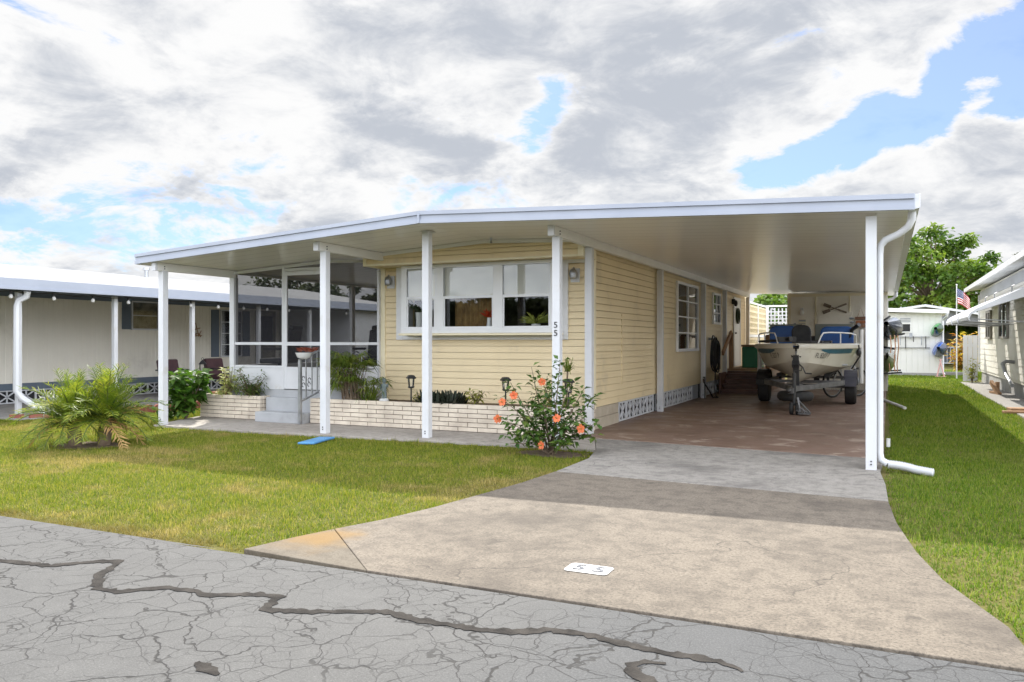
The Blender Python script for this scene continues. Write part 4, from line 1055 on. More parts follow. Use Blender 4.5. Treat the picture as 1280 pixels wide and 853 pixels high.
for s in (-1,1): MB().tube([(BX+s*.05,15.32,.98),(BX+s*.09,15.36,1.04)], [.03,.035], 8).build('bow_roller', M['rubber'], t)
# jack with its wheel
mb = MB().tube([(BX+.04,14.55,.16),(BX+.04,14.55,.72)], .032, 10); mb.tube([(BX+.04,14.55,.70),(BX+.04,14.55,.76),(BX+.16,14.55,.77),(BX+.17,14.55,.84)], .010, 6)
mb.build('jack', M['blackmetal'], t, smooth=True)
jw = MB().lathe([(.03,-.03),(.095,-.03),(.105,-.015),(.105,.015),(.095,.03),(.03,.03)], (BX+.0,14.50,.108), 18, 'x').lathe([(.03,-.03),(.095,-.03),(.105,-.015),(.105,.015),(.095,.03),(.03,.03)], (BX+.10,14.50,.108), 18, 'x').build('jack_wheel', M['rubber'], t, smooth=True, sharp=35)
mb = MB().box(BX+.12,BX+.32,14.30,14.55,.03,.045).bar((BX+.15,14.4,.05),(BX+.1,14.5,.3),.03).bar((BX+.30,14.42,.06),(BX+.1,14.52,.26),.025)
for k in range(5): mb.tube([(BX+.10+.04*k,14.34+.015*math.sin(k*2),.09+.05*math.sin(k)),(BX+.16+.04*k,14.32,.06)], .014, 6)
mb.build('safety_chain', pm('oily_steel', (.10,.10,.10), (.22,.22,.22), 12, .5, metal=.4), t)
mb = MB().bar((BX,14.10,.44),(BX,14.40,.44),.07,.06).ball((BX,14.10,.44),(.05,.06,.045)); mb.build('coupler', M['blackmetal'], t)
sp = MB().torus((BX-.02,15.35,.27),.235,.088,'z',30,12).build('spare_tyre', M['rubber'], t, smooth=True)
MB().lathe([(.02,.0),(.12,.02),(.155,.05),(.155,.09),(.02,.08)], (BX-.02,15.35,.21), 18).build('rim', M['galv'], sp, smooth=True)

# ---------------------------------------------------------------- boat
bt = thing('motorboat', 'small white open motorboat with blue seats sitting on the trailer', 'boat', (BX,17.4,.5))
M['hull'] = pm('white_gelcoat', (.72,.69,.60), (.66,.62,.52), 1.3, .22, dirt=(.46,.40,.30,1), dirt_scale=1.8, dirt_lo=.6)
Y0, Y1 = 15.28, 19.9
def station(t_):
    y = Y0 + (Y1-Y0)*t_
    bm = .99*min(1, (t_/.42))**.50 if t_ > 0 else .02
    ch = .82*min(1, max(0,(t_-.0)/.45))**.55
    zk = .50 + .38*max(0,1-t_/.13)**1.7
    zc = .76 + .125*max(0,1-t_/.30)**1.3
    zg = 1.225 + .0*t_
    return y, max(bm,.015), max(ch,.008), zk, max(zc, zk+.005), zg
ts = [0,.015,.04,.07,.11,.16,.22,.30,.40,.52,.66,.82,1.0]
rows = []
for t_ in ts:
    y, bm, ch, zk, zc, zg = station(t_)
    half = [(0,zk),(ch*.5,(zk*.55+zc*.45)),(ch,zc),(ch*1.012+.012,zc+.012),(ch+(bm-ch)*.62,zc+(zg-zc)*.5),(bm,zg-.09),(bm+.03,zg-.085),(bm+.035,zg-.02),(bm+.01,zg),(max(bm-.11,.0),zg+.012),(max(bm-.13,0),zg-.03)]
    rows.append((y, half))
mb = MB()
nh = len(rows[0][1])
for s in (-1,1):
    o = len(mb.v); vs_ = []
    for y, half in rows: vs_ += [(BX+s*x, y - (.10*(1-min(1,abs(x)/.4)) if 0 else 0), z) for x, z in half]
    fs = []
    for i in range(len(rows)-1):
        for j in range(nh-1):
            q_ = (i*nh+j, i*nh+j+1, (i+1)*nh+j+1, (i+1)*nh+j); fs.append(q_ if s > 0 else q_[::-1])
    e = (len(rows)-1)*nh; fs.append(tuple(range(e, e+nh)) if s < 0 else tuple(range(e, e+nh))[::-1])
    mb.add(vs_, fs)
hull = mb.build('hull', M['hull'], bt, smooth=True, sharp=28)
# deck and cockpit floor
mb = MB()
dk_ = [station(t_) for t_ in ts]
L_ = [(BX-max(s_[1]-.12,.0), s_[0], 1.20) for s_ in dk_[:8]]; R_ = [(BX+max(s_[1]-.12,.0), s_[0], 1.20) for s_ in dk_[:8]]
mb.add(L_+R_, [(i,8+i,9+i,i+1) for i in range(7)])
mb.build('deck', M['hull'], bt)
MB().box(BX-.80,BX+.80,16.75,19.85,.80,.82).build('cockpit_floor', M['grey'], bt)
# blue stripe just under the gunwale, on the flare
M['stripe'] = pm('teal_blue_stripe', (.03,.10,.16), (.05,.16,.22), 3, .3)
for s in (-1,1):
    mb = MB(); vs_ = []
    tt = [.075,.10,.14,.19,.25,.33,.45,.6,.8,.99]
    for k, t_ in enumerate(tt):
        y, bm, ch, zk, zc, zg = station(t_)
        zt, zb = zg-.10, zg-.10-min(.085, .02+.09*k/3)
        def xx(z):
            zm = zc+(zg-zc)*.5; xm = ch+(bm-ch)*.62
            return xm+(bm-xm)*(z-zm)/max(zg-.09-zm,.01)
        vs_ += [(BX+s*(xx(zt)+.006), y-.004, zt), (BX+s*(xx(zb)+.006), y-.004, zb)]
    mb.add(vs_, [(2*i,2*i+1,2*i+3,2*i+2) for i in range(len(tt)-1)])
    mb.build('side_stripe', M['stripe'], hull)
# registration numbers on both bows
def reg(s):
    # mapped onto the topside between two stations so the lettering follows the flare of the bow
    o = text('registration_number', 'FL 8207 P', 1.0, (0,0,0), (0,0,0), M['numblack'], None, ext=.0)
    xs_ = [v.co.x for v in o.data.vertices]; x0, x1 = min(xs_), max(xs_)
    for v in o.data.vertices:
        u = (v.co.x-x0)/(x1-x0); u = u if s > 0 else 1-u
        t_ = .055+.085*u; y, bm, ch, zk, zc, zg = station(t_)
        za = zc+.30*(zg-zc); zb = zc+.55*(zg-zc); z = za+(zb-za)*(v.co.y+.36)/.72
        zm, xm = zc+(zg-zc)*.5, ch+(bm-ch)*.62
        x = ch+.012+(xm-ch-.012)*(z-zc)/(zm-zc) if z < zm else xm+(bm-xm)*(z-zm)/max(zg-.09-zm,.01)
        v.co = (BX+s*(x+.010), y-.012, z)
    off = wpos(hull); o.data.transform(Matrix.Translation(-off)); o.parent = hull
    o.data.update()
reg(1); reg(-1)
# bow rails
for s in (-1,1):
    def gp(t_, z): y, bm, *_ = station(t_); return (BX+s*(bm-.05), y, z)
    mb = MB().tube([gp(.07,1.235),gp(.085,1.36),gp(.10,1.43),gp(.15,1.44),gp(.24,1.44),gp(.36,1.43),gp(.44,1.40),gp(.47,1.235)], .014, 8)
    mb.tube([gp(.24,1.235),gp(.24,1.44)], .012, 7)
    mb.build('bow_rail', M['china'], bt, smooth=True)
def seat(x, y, z, w_, h_, mat, name='seat', tilt=.12):
    s_ = MB().obox((x,y-.02,z),(w_,.46,.12)).build(name, mat, bt, bevel=.035)
    b = MB(); pts = rrect(-w_/2,w_/2,0,h_,min(.13,h_*.4),5)
    o_ = len(b.v); b.prism([(x+p[0], z+.05+p[1]) for p in pts], 'y', y+.16, y+.27)
    b.build('seat_back', mat, s_, bevel=.02, smooth=True); return s_
seat(BX-.54,18.0,1.06,.58,.50,M['blue']); seat(BX+.54,18.0,1.06,.66,.48,M['blue'])
ps = seat(BX-.10,17.2,1.10,.38,.46,M['black'],'pedestal_seat'); MB().tube([(BX-.10,17.2,.8),(BX-.10,17.2,1.05)],.04,8).build('pedestal', M['galv'], bt)
M['panelgrey'] = pm('grey_green_board', (.21,.22,.19), (.17,.18,.155), 3, .6)
for a, b_ in ((-.92,-.22),(.05,.84)): MB().box(BX+a,BX+b_,18.9,18.94,1.2,1.66).build('rear_panel', M['panelgrey'], bt, bevel=.01)
MB().tube([(BX-.75,15.95,1.27),(BX-.35,15.8,1.29),(BX-.12,15.6,1.32)],[.02,.03,.05],9).obox((BX-.22,15.72,1.31),(.34,.13,.10),(0,0,.5)).build('trolling_motor', M['black'], bt, smooth=True)
mb = MB().obox((BX+.12,16.3,1.25),(.55,.3,.06)).obox((BX+.35,16.7,1.24),(.35,.4,.10)).tube([(BX-.1,16.0,1.24),(BX+.2,16.05,1.26),(BX+.5,16.3,1.25)],.02,7); mb.build('bow_gear', M['blackmetal'], bt, bevel=.01)
om = MB().obox((BX+.0,20.05,1.15),(.34,.42,.5)).build('outboard_motor', M['black'], bt, bevel=.06)
MB().bar((BX,20.05,.35),(BX,20.05,.95),.12,.16).build('motor_leg', M['black'], om)
MB().tube([(BX+.78,18.2,1.30),(BX+.84,18.15,1.52),(BX+.98,18.0,1.62)],[.03,.04,.045],8).build('tiller_handle', M['black'], bt, smooth=True)
MB().tube([(BX+1.0,17.0,1.20),(BX+1.02,17.2,.98),(BX+.86,17.35,.72)],.016,6).ball((BX+1.0,17.05,1.05),(.05,.05,.07)).build('tie_strap', M['black'], bt)
MB().torus((BX,Y0-.005,1.06),.03,.008,'x',12,6).build('bow_eye', M['galv'], bt, smooth=True)
cl_ = MB()
for x in (-.5,): cl_.tube([(BX+x-.07,16.15,1.26),(BX+x,16.15,1.29),(BX+x+.07,16.15,1.26)],.012,6)
cl_.build('cleat', M['galv'], bt)

# ---------------------------------------------------------------- bicycle leaning behind the boat
bk = thing('bicycle', 'bicycle with black tyres parked behind the boat trailer', 'bicycle', (-.75,19.5,0))
A = Vector((-1.08,19.2,.335)); B_ = Vector((-.57,19.9,.335)); u = (B_-A).normalized(); nrm_ = Vector((0,0,1)).cross(u)
def bwheel(c):
    Mx = Matrix((u, nrm_, Vector((0,0,1)))).transposed()
    t_ = MB().torus(c,.315,.022,'y',30,8,tilt=Mx).build('wheel', M['rubber'], bk, smooth=True)
    MB().torus(c,.29,.010,'y',30,6,tilt=Mx).build('rim', M['galv'], t_, smooth=True)
    s_ = MB()
    for i in range(14):
        a = 2*math.pi*i/14; s_.tube([c, c+(u*math.cos(a)+Vector((0,0,1))*math.sin(a))*.29], .0025, 4)
    s_.build('spokes', M['galv'], t_)
bwheel(A); bwheel(B_)
up = Vector((0,0,1)); bb = A.lerp(B_,.42)-up*.04; sh_ = A.lerp(B_,.28)+up*.42; hd_ = A.lerp(B_,.80)+up*.45
M['bikeframe'] = pm('silver_bike_paint', (.70,.71,.73), None, 4, .3)
mb = MB()
for p_, q_ in ((A,bb),(A,sh_),(bb,sh_),(bb,hd_-up*.05),(sh_,hd_),(hd_,B_)): mb.tube([p_,q_],.018,8)
mb.build('frame', M['bikeframe'], bk, smooth=True)
MB().tube([sh_,sh_+up*.12],.013,7).obox(sh_+up*.15,(.15,.24,.05),(0,0,math.atan2(u.y,u.x)-R(90))).build('saddle', M['black'], bk, bevel=.015)
MB().tube([hd_,hd_+up*.14],.014,7).tube([hd_+up*.15+nrm_*.28-u*.12,hd_+up*.17+nrm_*.16,hd_+up*.14,hd_+up*.17-nrm_*.16,hd_+up*.15-nrm_*.28-u*.12],.013,7).build('handlebar', M['bikeframe'], bk, smooth=True)
MB().torus(bb,.085,.008,'y',16,5,tilt=Matrix((u,nrm_,up)).transposed()).bar(bb+nrm_*.05,bb+nrm_*.05-up*.17,.02).bar(bb-nrm_*.05,bb-nrm_*.05+up*.17,.02).build('crank', M['blackmetal'], bk)
MB().bar(bb-up*.02,bb-up*.28-nrm_*.16,.015).build('kickstand', M['blackmetal'], bk)

# ---------------------------------------------------------------- kayaks on a rack by the carport edge
def kayak(label, c, length, wd, dp, tilt, mat, matd, group):
    """hull lofted along +y, rolled about its long axis so that its deck leans"""
    t = thing('kayak', label, 'kayak', c, group); h_, dk2 = MB(), MB()
    n, k = 15, 9; c = Vector(c); Rm = Matrix.Rotation(tilt, 3, 'Y')
    for mbx, sg in ((h_,-1),(dk2,1)):
        vs_ = []
        for i in range(n):
            s_ = i/(n-1); ww = wd/2*math.sin(math.pi*min(.985,max(.015,s_)))**.62; dd = dp*(.62 if sg < 0 else .40)*math.sin(math.pi*min(.98,max(.02,s_)))**.5
            rk = .10*(abs(s_-.5)*2)**3
            for j in range(k):
                a = math.pi*j/(k-1); p_ = Vector((-ww*math.cos(a), length*s_, sg*dd*math.sin(a)**.8+rk)); vs_.append(c + Rm @ p_)
        fs = [(i*k+j,i*k+j+1,(i+1)*k+j+1,(i+1)*k+j) for i in range(n-1) for j in range(k-1)]
        mbx.add(vs_, fs)
    h_.build('hull', mat, t, smooth=True, sharp=180); dk2.build('deck', matd, t, smooth=True, sharp=180)
    ck_ = MB().torus(c + Rm @ Vector((0,length*.5,dp*.42)), wd*.3, .025, 'z', 20, 6, tilt=Rm).build('cockpit_rim', M['black'], t, smooth=True)
    return t
K = lambda n_, c: pm(n_, c, None, 2, .25)
kg = K('pale_grey_kayak', (.55,.57,.62)); kb = K('navy_kayak', (.035,.045,.07)); kw = K('white_kayak', (.68,.72,.70)); ks = K('sage_kayak', (.20,.28,.16))
kgr = K('green_kayak', (.02,.30,.05)); kdg = K('dark_green_kayak', (.012,.06,.03)); kbl = K('blue_kayak', (.015,.10,.45)); kdb = K('dark_blue_kayak', (.01,.03,.09))
kayak('pale grey kayak with navy hull racked on the carport side above another', (.08,20.6,1.62), 3.0, .62, .50, R(-38), kb, kg, 'kayaks racked beside the buildings')
kayak('white and sage green kayak racked below the pale grey one', (.02,20.6,.85), 3.0, .44, .62, R(10), ks, kw, 'kayaks racked beside the buildings')
t = thing('kayak_rack', 'wall rack with orange straps holding two kayaks at the carport edge', 'rack', (.05,21.2,0))
mb = MB()
for y in (21.3,22.9): MB().bar((-.10,y,0),(-.10,y,2.0),.05).bar((-.12,y,1.36),(.42,y,1.46),.04).bar((-.12,y,.48),(.36,y,.52),.04).build('bracket', M['blackmetal'], t)
st2 = MB()
for x in (.10,.19,.26): st2.tube([(x,20.9,1.42),(x+.02,20.85,1.15),(x-.03+rnd.uniform(0,.05),20.9,.75),(x+rnd.uniform(-.02,.05),20.9,.55)], .013, 5)
st2.build('strap', pm('orange_strap', (.62,.25,.10), (.70,.45,.30), 12, .7), t)

# pale pipe and rocks lying in the grass
M['pvc'] = pm('white_pvc', (.72,.72,.68), None, 5, .4)
tag(MB().tube([(-.04,18.6,.03),(.06,17.9,.035),(.2,17.2,.03),(.33,16.6,.02)], .03, 8).build('drain_pipe', M['pvc'], smooth=True), 'short pale pipe curving out over the grass beside the carport', 'pipe')
tag(MB().tube([(.03,10.6,.0),(.03,10.6,.10)], .022, 8).build('marker_stub', M['pvc'], smooth=True), 'little white pipe stub standing in the grass by the downspout', 'pipe stub')
# ================================================================== neighbouring home on the left
M['nbwall'] = pm('beige_ribbed_wall', (.84,.80,.70), (.79,.75,.65), 1.2, .6, dirt=(.62,.58,.50,1), dirt_scale=1.0)
M['nbdark'] = pm('slate_trim', (.13,.165,.21), (.11,.14,.18), 2, .5)
M['nbroof'] = pm('white_roof_coat', (.30,.305,.31), (.24,.243,.247), 1.6, .9, spec=.1, dirt=(.35,.34,.32,1), dirt_scale=2.4, dirt_lo=.58)
nb = thing('neighbor_home', 'long low beige mobile home with slate blue trim and a white patio roof', 'mobile home', (-16.3,12,0))
mb = MB(); y = 4.0; pts = []
while y < 20:
    pts += [(-16.3,y),(-16.3,y+.085),(-16.307,y+.09),(-16.307,y+.11),(-16.3,y+.115)]; y += .115
mb.add([(x,y,.40) for x,y in pts]+[(x,y,2.46) for x,y in pts], [(i,i+1,len(pts)+i+1,len(pts)+i) for i in range(len(pts)-1)])
mb.box(-19.6,-16.33,4,24,.3,2.5)
mb.build('wall', M['nbwall'], nb)
MB().box(-16.33,-16.285,4,20,.262,.399).box(-16.3,-16.27,4,20,2.20,2.46).build('trim_band', M['nbdark'], nb)
mb = MB(); breeze(mb, 'y', 4.0, 18.1, -.01, .26, -16.33, 1, L=.40); mb.build('skirting', M['white'], nb)
MB().box(-16.42,-16.36,4,20,-.01,.26).build('underfloor_shade', M['dark'], nb)  # near-black sheet paints the shaded gap behind the pierced blocks
r_ = MB().prism([(-13.30,2.20),(-16.6,2.52),(-19.9,2.52),(-19.9,2.66),(-17.3,2.95),(-13.30,2.335)], 'y', 3.5, 20.5).build('roof', M['nbroof'], nb)
MB().box(-13.30,-13.27,3.48,20.5,2.15,2.34).box(-13.27,-13.255,3.48,20.5,2.15,2.19).build('fascia', M['fascia'], r_)
MB().box(-13.62,-13.50,3.5,20.4,2.145,2.235).build('patio_beam', M['nbdark'], r_)
mb = MB(); mb.tube([(-17.0,14.2,2.85),(-17.0,14.2,3.1)],.05,8).lathe([(.09,0),(.07,.06),(.02,.08)],(-17.0,14.2,3.08),8); mb.build('roof_vent', M['galv'], r_)
for y in (6.8,8.71,10.6,12.5,14.5,16.35): MB().box(-13.60,-13.52,y-.04,y+.04,-.012,2.145).build('post', M['white'], nb, bevel=.004)
MB().tube([(-13.36,8.74,2.14),(-13.40,8.75,2.05),(-13.48,8.66,1.98),(-13.49,8.64,1.88),(-13.49,8.63,.42),(-13.45,8.70,.30),(-13.28,8.92,.08),(-13.22,8.98,.03)], .055, 8).build('downspout', M['white'], nb, smooth=True)
def nwin(y0,y1,z0,z1, blind):
    f = MB().box(-16.298,-16.26,y0-.03,y1+.03,z1,z1+.03).box(-16.298,-16.255,y0-.03,y1+.03,z0-.035,z0).box(-16.298,-16.26,y0-.03,y0,z0,z1).box(-16.298,-16.26,y1,y1+.03,z0,z1)
    n = max(2, round((z1-z0)/.3))
    for i in range(1,n): f.box(-16.296,-16.268,y0,y1,z0+(z1-z0)*i/n-.01,z0+(z1-z0)*i/n+.01)
    f = f.build('window', M['white'], nb)
    MB().box(-16.282,-16.279,y0,y1,z0,z1).build('pane', M['glass'], f)
    MB().box(-16.297,-16.288,y0,y1,z0,z1).build('blind', blind, f)
    return f
M['slatblind'] = pm('slatted_blind', (.32,.29,.22), (.12,.11,.09), 5, .8)
nwin(13.21,13.92,1.58,2.21,M['slatblind']); nwin(16.0,16.72,.88,2.10,M['slatblind'])
for a,b_,z0,z1 in ((12.93,13.16,1.56,2.24),(13.97,14.2,1.56,2.24),(15.66,15.92,.85,2.12),(16.8,17.06,.85,2.12)):
    mb = MB().box(-16.298,-16.272,a,b_,z0,z1)
    for k in range(int((z1-z0)/.05)-1): mb.box(-16.271,-16.264,a+.03,b_-.03,z0+.04+k*.05,z0+.065+k*.05)
    mb.build('shutter', M['nbdark'], nb)
d = MB().box(-16.298,-16.27,17.3,18.1,.3,2.15).build('door', M['slatblind'], nb)
MB().box(-16.268,-16.262,17.42,17.98,1.25,2.0).build('pane', M['glass'], d)
MB().box(-16.25,-13.62,18.3,23.5,.0,2.2).build('side_room', M['white'], nb)
# string of bulbs along the eave
t = thing('string_light', 'string of clear bulbs hung along the eave of the beige neighbouring home', 'string light', (-13.45,8,2.1))
P = []; bl_ = MB()
for i in range(16):
    y = 6.2+.77*i; P += [(-13.45,y,2.135),(-13.45,y+.385,2.10)]
MB().tube(P,.008,5).build('cable', M['black'], t)
for i in range(16):
    y = 6.2+.77*i
    b_ = MB().tube([(-13.45,y,2.135),(-13.45,y,2.08)],.02,7).build('socket', M['black'], t)
    MB().lathe([(.012,.0),(.035,-.03),(.03,-.065),(.005,-.08)],(-13.45,y,2.08),10).build('bulb', M['china'], b_, smooth=True)
# wall ornament
t = MB()
for (a,b_) in (((15.1,1.75),(15.2,1.40)),((15.08,1.42),(15.30,1.42)),((15.2,1.40),(15.28,1.55)),((15.12,1.40),(15.06,1.52)),((15.08,1.58),(15.24,1.62))): t.tube([(-16.26,a[0],a[1]),(-16.25,b_[0],b_[1])],.012,6)
t.torus((-16.26,15.17,1.38),.10,.012,'x',14,6,arc=3.2)
tag(t.build('wall_ornament', M['wood']), 'small wire ornament hung on the beige ribbed wall between the windows', 'ornament')
# patio chairs and table
M['plum'] = pm('plum_cushion', (.07,.035,.04), (.10,.05,.055), 4, .85)
def lounge(x, y, label):
    t = thing('patio_chair', label, 'chair', (x,y,-.01), 'plum cushioned patio chairs')
    MB().box(x-.30,x+.30,y-.28,y+.28,.33,.45).build('seat', M['plum'], t, bevel=.04)
    MB().obox((x-.30,y,.62),(.12,.56,.46),(0,R(-12),0)).build('backrest', M['plum'], t, bevel=.04)
    for sx in (-1,1):
        for sy in (-1,1): MB().tube([(x+sx*.28,y+sy*.3,-.01),(x+sx*.28,y+sy*.3,.34 if sx<0 else .56)],.016,7).build('leg', M['blackmetal'], t)
    for sy in (-1,1): MB().tube([(x-.36,y+sy*.3,.60),(x+.0,y+sy*.3,.60),(x+.28,y+sy*.3,.57)],.018,7).build('armrest', M['blackmetal'], t)
    mb = MB()
    for sy in (-.14,0,.14): mb.torus((x+.305,y+sy,.18),.07,.008,'x',14,5)
    mb.build('scrollwork', M['blackmetal'], t)
lounge(-14.95,13.35,'plum cushioned patio chair further from the lantern table, by the white post')
lounge(-14.95,14.75,'plum cushioned patio chair between the lantern table and the screened porch')
t = thing('side_table', 'small black metal table between the two plum patio chairs', 'table', (-14.9,14.05,0))
MB().lathe([(.24,.46),(.25,.47),(.25,.485),(.0,.485)],(-14.9,14.05,0),18).build('table_top', M['blackmetal'], t)
for k in range(3): MB().tube([(-14.9+.2*math.cos(k*2.09),14.05+.2*math.sin(k*2.09),-.01),(-14.9,14.05,.25),(-14.9+.18*math.cos(k*2.09),14.05+.18*math.sin(k*2.09),.46)],.012,6).build('leg', M['blackmetal'], t)
t = thing('lantern', 'dark metal lantern standing on the small patio table', 'lantern', (-14.9,14.05,.485))
mb = MB()
for k in range(4): mb.bar((-14.9+.08*math.cos(k*1.57),14.05+.08*math.sin(k*1.57),.487),(-14.9+.08*math.cos(k*1.57),14.05+.08*math.sin(k*1.57),.72),.014)
mb.lathe([(.12,0),(.12,.015)],(-14.9,14.05,.487),4).lathe([(.13,0),(.05,.08),(.02,.10)],(-14.9,14.05,.72),4).torus((-14.9,14.05,.85),.03,.006,'x',10,5)
mb.build('cage', M['blackmetal'], t); MB().tube([(-14.9,14.05,.50),(-14.9,14.05,.62)],.035,10).build('candle', M['china'], t)
# red scalloped edging along the neighbour's patio
M['redbrick'] = pm('red_edging', (.30,.10,.07), (.24,.08,.06), 9, .85, bump=.3)
mb = MB(); pr = [(-.10,-.05),(.10,-.05)]+[(.10*math.cos(R(a)), .10+.05*math.sin(R(a))) for a in range(0,181,30)]
ep = MB(); ep.prism([(p_[0],p_[1]-.0) for p_ in pr],'y',-.025,.025)
e0 = None
for i in range(12):
    x = -12.25+.022*i; y = 9.15+.208*i
    if e0 is None:
        e0 = ep.build('edging_block', M['redbrick']); e = e0
    else:
        e = e0.copy(); COL.objects.link(e)
    e.location = (x,y,-.03); e.rotation_euler = (0,0,R(84))
    tag(e, 'red scalloped edging block in the row along the neighbour patio edge', 'edging block', 'red scalloped edging blocks')
bk_ = MB().box(-.1,.1,-.05,.05,0,.06).build('loose_brick', M['redbrick'], bevel=.006)
for i,(x,y,a,lb) in enumerate(((-13.2,8.45,.3,'loose dark red brick lying nearest the foot of the neighbour downspout'),(-12.95,8.62,1.2,'loose dark red brick lying crosswise on the patio corner'),(-12.75,8.75,.2,'loose dark red brick at the grass edge of the patio corner'))):
    o = bk_ if i == 0 else bk_.copy()
    if i: COL.objects.link(o)
    o.location = (x,y,-.012); o.rotation_euler = (0,0,a); tag(o, lb, 'brick', 'loose bricks by the neighbour patio')
tag(MB().box(-10.62,-10.30,10.25,10.9,-.03,.36).box(-10.64,-10.28,10.23,10.92,.363,.40).build('orange_ledge', pm('terracotta_ledge', (.42,.19,.09), (.35,.15,.08), 6, .8), bevel=.006), 'orange brown ledge behind the short cream planter', 'ledge')

# ---------------------------------------------------------------- furniture inside the screened porch
def high_chair(x, y, rz, label):
    t = thing('porch_chair', label, 'chair', (x,y,.487), 'black high backed chairs inside the screened porch'); t.rotation_euler = (0,0,rz)
    def L(mb, nm, m, bev=0):
        return mb.build(nm, m, t, bevel=bev)
    off = Vector((x,y,.487))
    def bx(c, s, r=(0,0,0)): return MB().obox(Vector(c)+off, s, r)
    L(bx((0,0,.45),(.50,.50,.09)),'seat',M['black'],.03); L(bx((0,.25,.74),(.48,.09,.52),(R(-10),0,0)),'backrest',M['black'],.04); L(bx((0,.31,1.02),(.42,.10,.10),(R(-10),0,0)),'headrest',M['black'],.04)
    L(MB().tube([off+Vector((0,0,.08)),off+Vector((0,0,.42))],.03,8),'pedestal',M['blackmetal'])
    for k in range(5): L(MB().bar(off+Vector((0,0,.09)),off+Vector((.30*math.cos(k*1.257),.30*math.sin(k*1.257),.05)),.04),'leg',M['blackmetal'])
    for s in (-1,1): L(bx((s*.28,.02,.66),(.06,.34,.04)),'armrest',M['black'],.01)
high_chair(-9.58,10.75,R(-75),'black high backed chair behind the left screen beside the door')
high_chair(-7.98,11.25,R(0),'black high backed chair behind the screen next to the cream wall')
def hoop(x, y, rz, label):
    t = thing('garden_chair', label, 'chair', (x,y,.487), 'grey wire hoop back chairs in the screened porch'); t.rotation_euler = (0,0,rz); o = Vector((x,y,.487))
    MB().lathe([(.2,.33),(.215,.34),(.2,.355)],o,16).build('seat', M['galv'], t)
    mb = MB().torus(o+Vector((0,.18,.50)),.12,.012,'y',20,6).torus(o+Vector((0,.18,.50)),.07,.008,'y',16,5)
    for k in (-.1,0,.1): mb.tube([o+Vector((k*.6,.18,.34)),o+Vector((k*.8,.18,.58))],.008,5)
    mb.build('backrest', M['galv'], t)
    for k in range(4): MB().tube([o+Vector((.17*math.cos(k*1.57+.78),.17*math.sin(k*1.57+.78),.33)),o+Vector((.22*math.cos(k*1.57+.78),.22*math.sin(k*1.57+.78),0))],.011,6).build('leg', M['galv'], t)
hoop(-7.95,10.65,R(180),'grey wire chair with round back behind the fan palm')
hoop(-7.70,10.65,R(170),'grey wire chair with round back tight against the cream wall')
t = thing('porch_table', 'low dark table with clutter inside the screened porch behind the door', 'table', (-8.75,12.2,.487))
MB().box(-9.1,-8.3,11.9,12.6,.93,.97).build('table_top', M['darkwood'], t, bevel=.006)
for sx in (-9.05,-8.35):
    for sy in (11.95,12.55): MB().box(sx-.025,sx+.025,sy-.025,sy+.025,.487,.93).build('leg', M['darkwood'], t)

# ================================================================== right hand neighbour
M['rnsiding'] = pm('white_vinyl_siding', (.74,.72,.66), (.68,.66,.60), 1.5, .5, dirt=(.55,.52,.46,1), dirt_scale=1.0)
M['block'] = pm('grey_block', (.36,.36,.35), (.28,.28,.27), 3, .9, bump=.3, dirt=(.22,.21,.19,1), dirt_scale=2)
M['awn'] = pm('white_awning_metal', (.70,.72,.74), (.60,.62,.64), 2, .4)
rn = thing('neighbor_home', 'white sided neighbouring home with metal window awnings, beyond the side lawn', 'mobile home', (2.75,24,0))
mb = MB(); lap(mb, 'y', 9, 29.45, .37, 2.62, 2.76, -1, h=.165, t=.016); mb.box(2.762,7,9,29.44,.3,2.9); mb.build('wall', M['rnsiding'], rn)
MB().box(2.79,7,9,29.4,-.03,.365).build('foundation', M['block'], rn)
MB().box(2.70,2.80,29.40,29.5,.3,2.75).build('corner_trim', M['white'], rn)
MB().box(2.735,2.757,9,29.38,2.60,2.84).build('frieze', pm('grey_frieze', (.42,.44,.47), None, 2, .5), rn)
r_ = MB().prism([(2.38,2.90),(4.9,3.25),(7.4,2.90),(7.4,2.98),(4.9,3.36),(2.38,2.985)],'y',8.8,29.9).build('roof', M['awn'], rn)
MB().box(2.33,2.378,8.8,29.9,2.87,2.99).build('gutter', M['white'], r_)
M['wincase'] = pm('weathered_window_case', (.30,.28,.25), (.22,.21,.19), 6, .6)
for y0,y1,z0,z1 in ((22.9,24.3,1.40,2.22),(26.3,27.3,1.40,2.10)):
    f = MB().box(2.69,2.742,y0-.07,y1+.07,z1,z1+.06).box(2.68,2.742,y0-.09,y1+.09,z0-.06,z0).box(2.69,2.742,y0-.07,y0,z0,z1).box(2.69,2.742,y1,y1+.07,z0,z1).box(2.695,2.742,(y0+y1)/2-.05,(y0+y1)/2+.05,z0,z1).build('window', M['wincase'], rn)
    MB().box(2.72,2.724,y0,y1,z0,z1).build('pane', M['glass'], f); MB().box(2.733,2.741,y0,y1,z0,z1).build('blind', M['dark'], f)  # near-black sheet stands in for the unlit room behind the pane
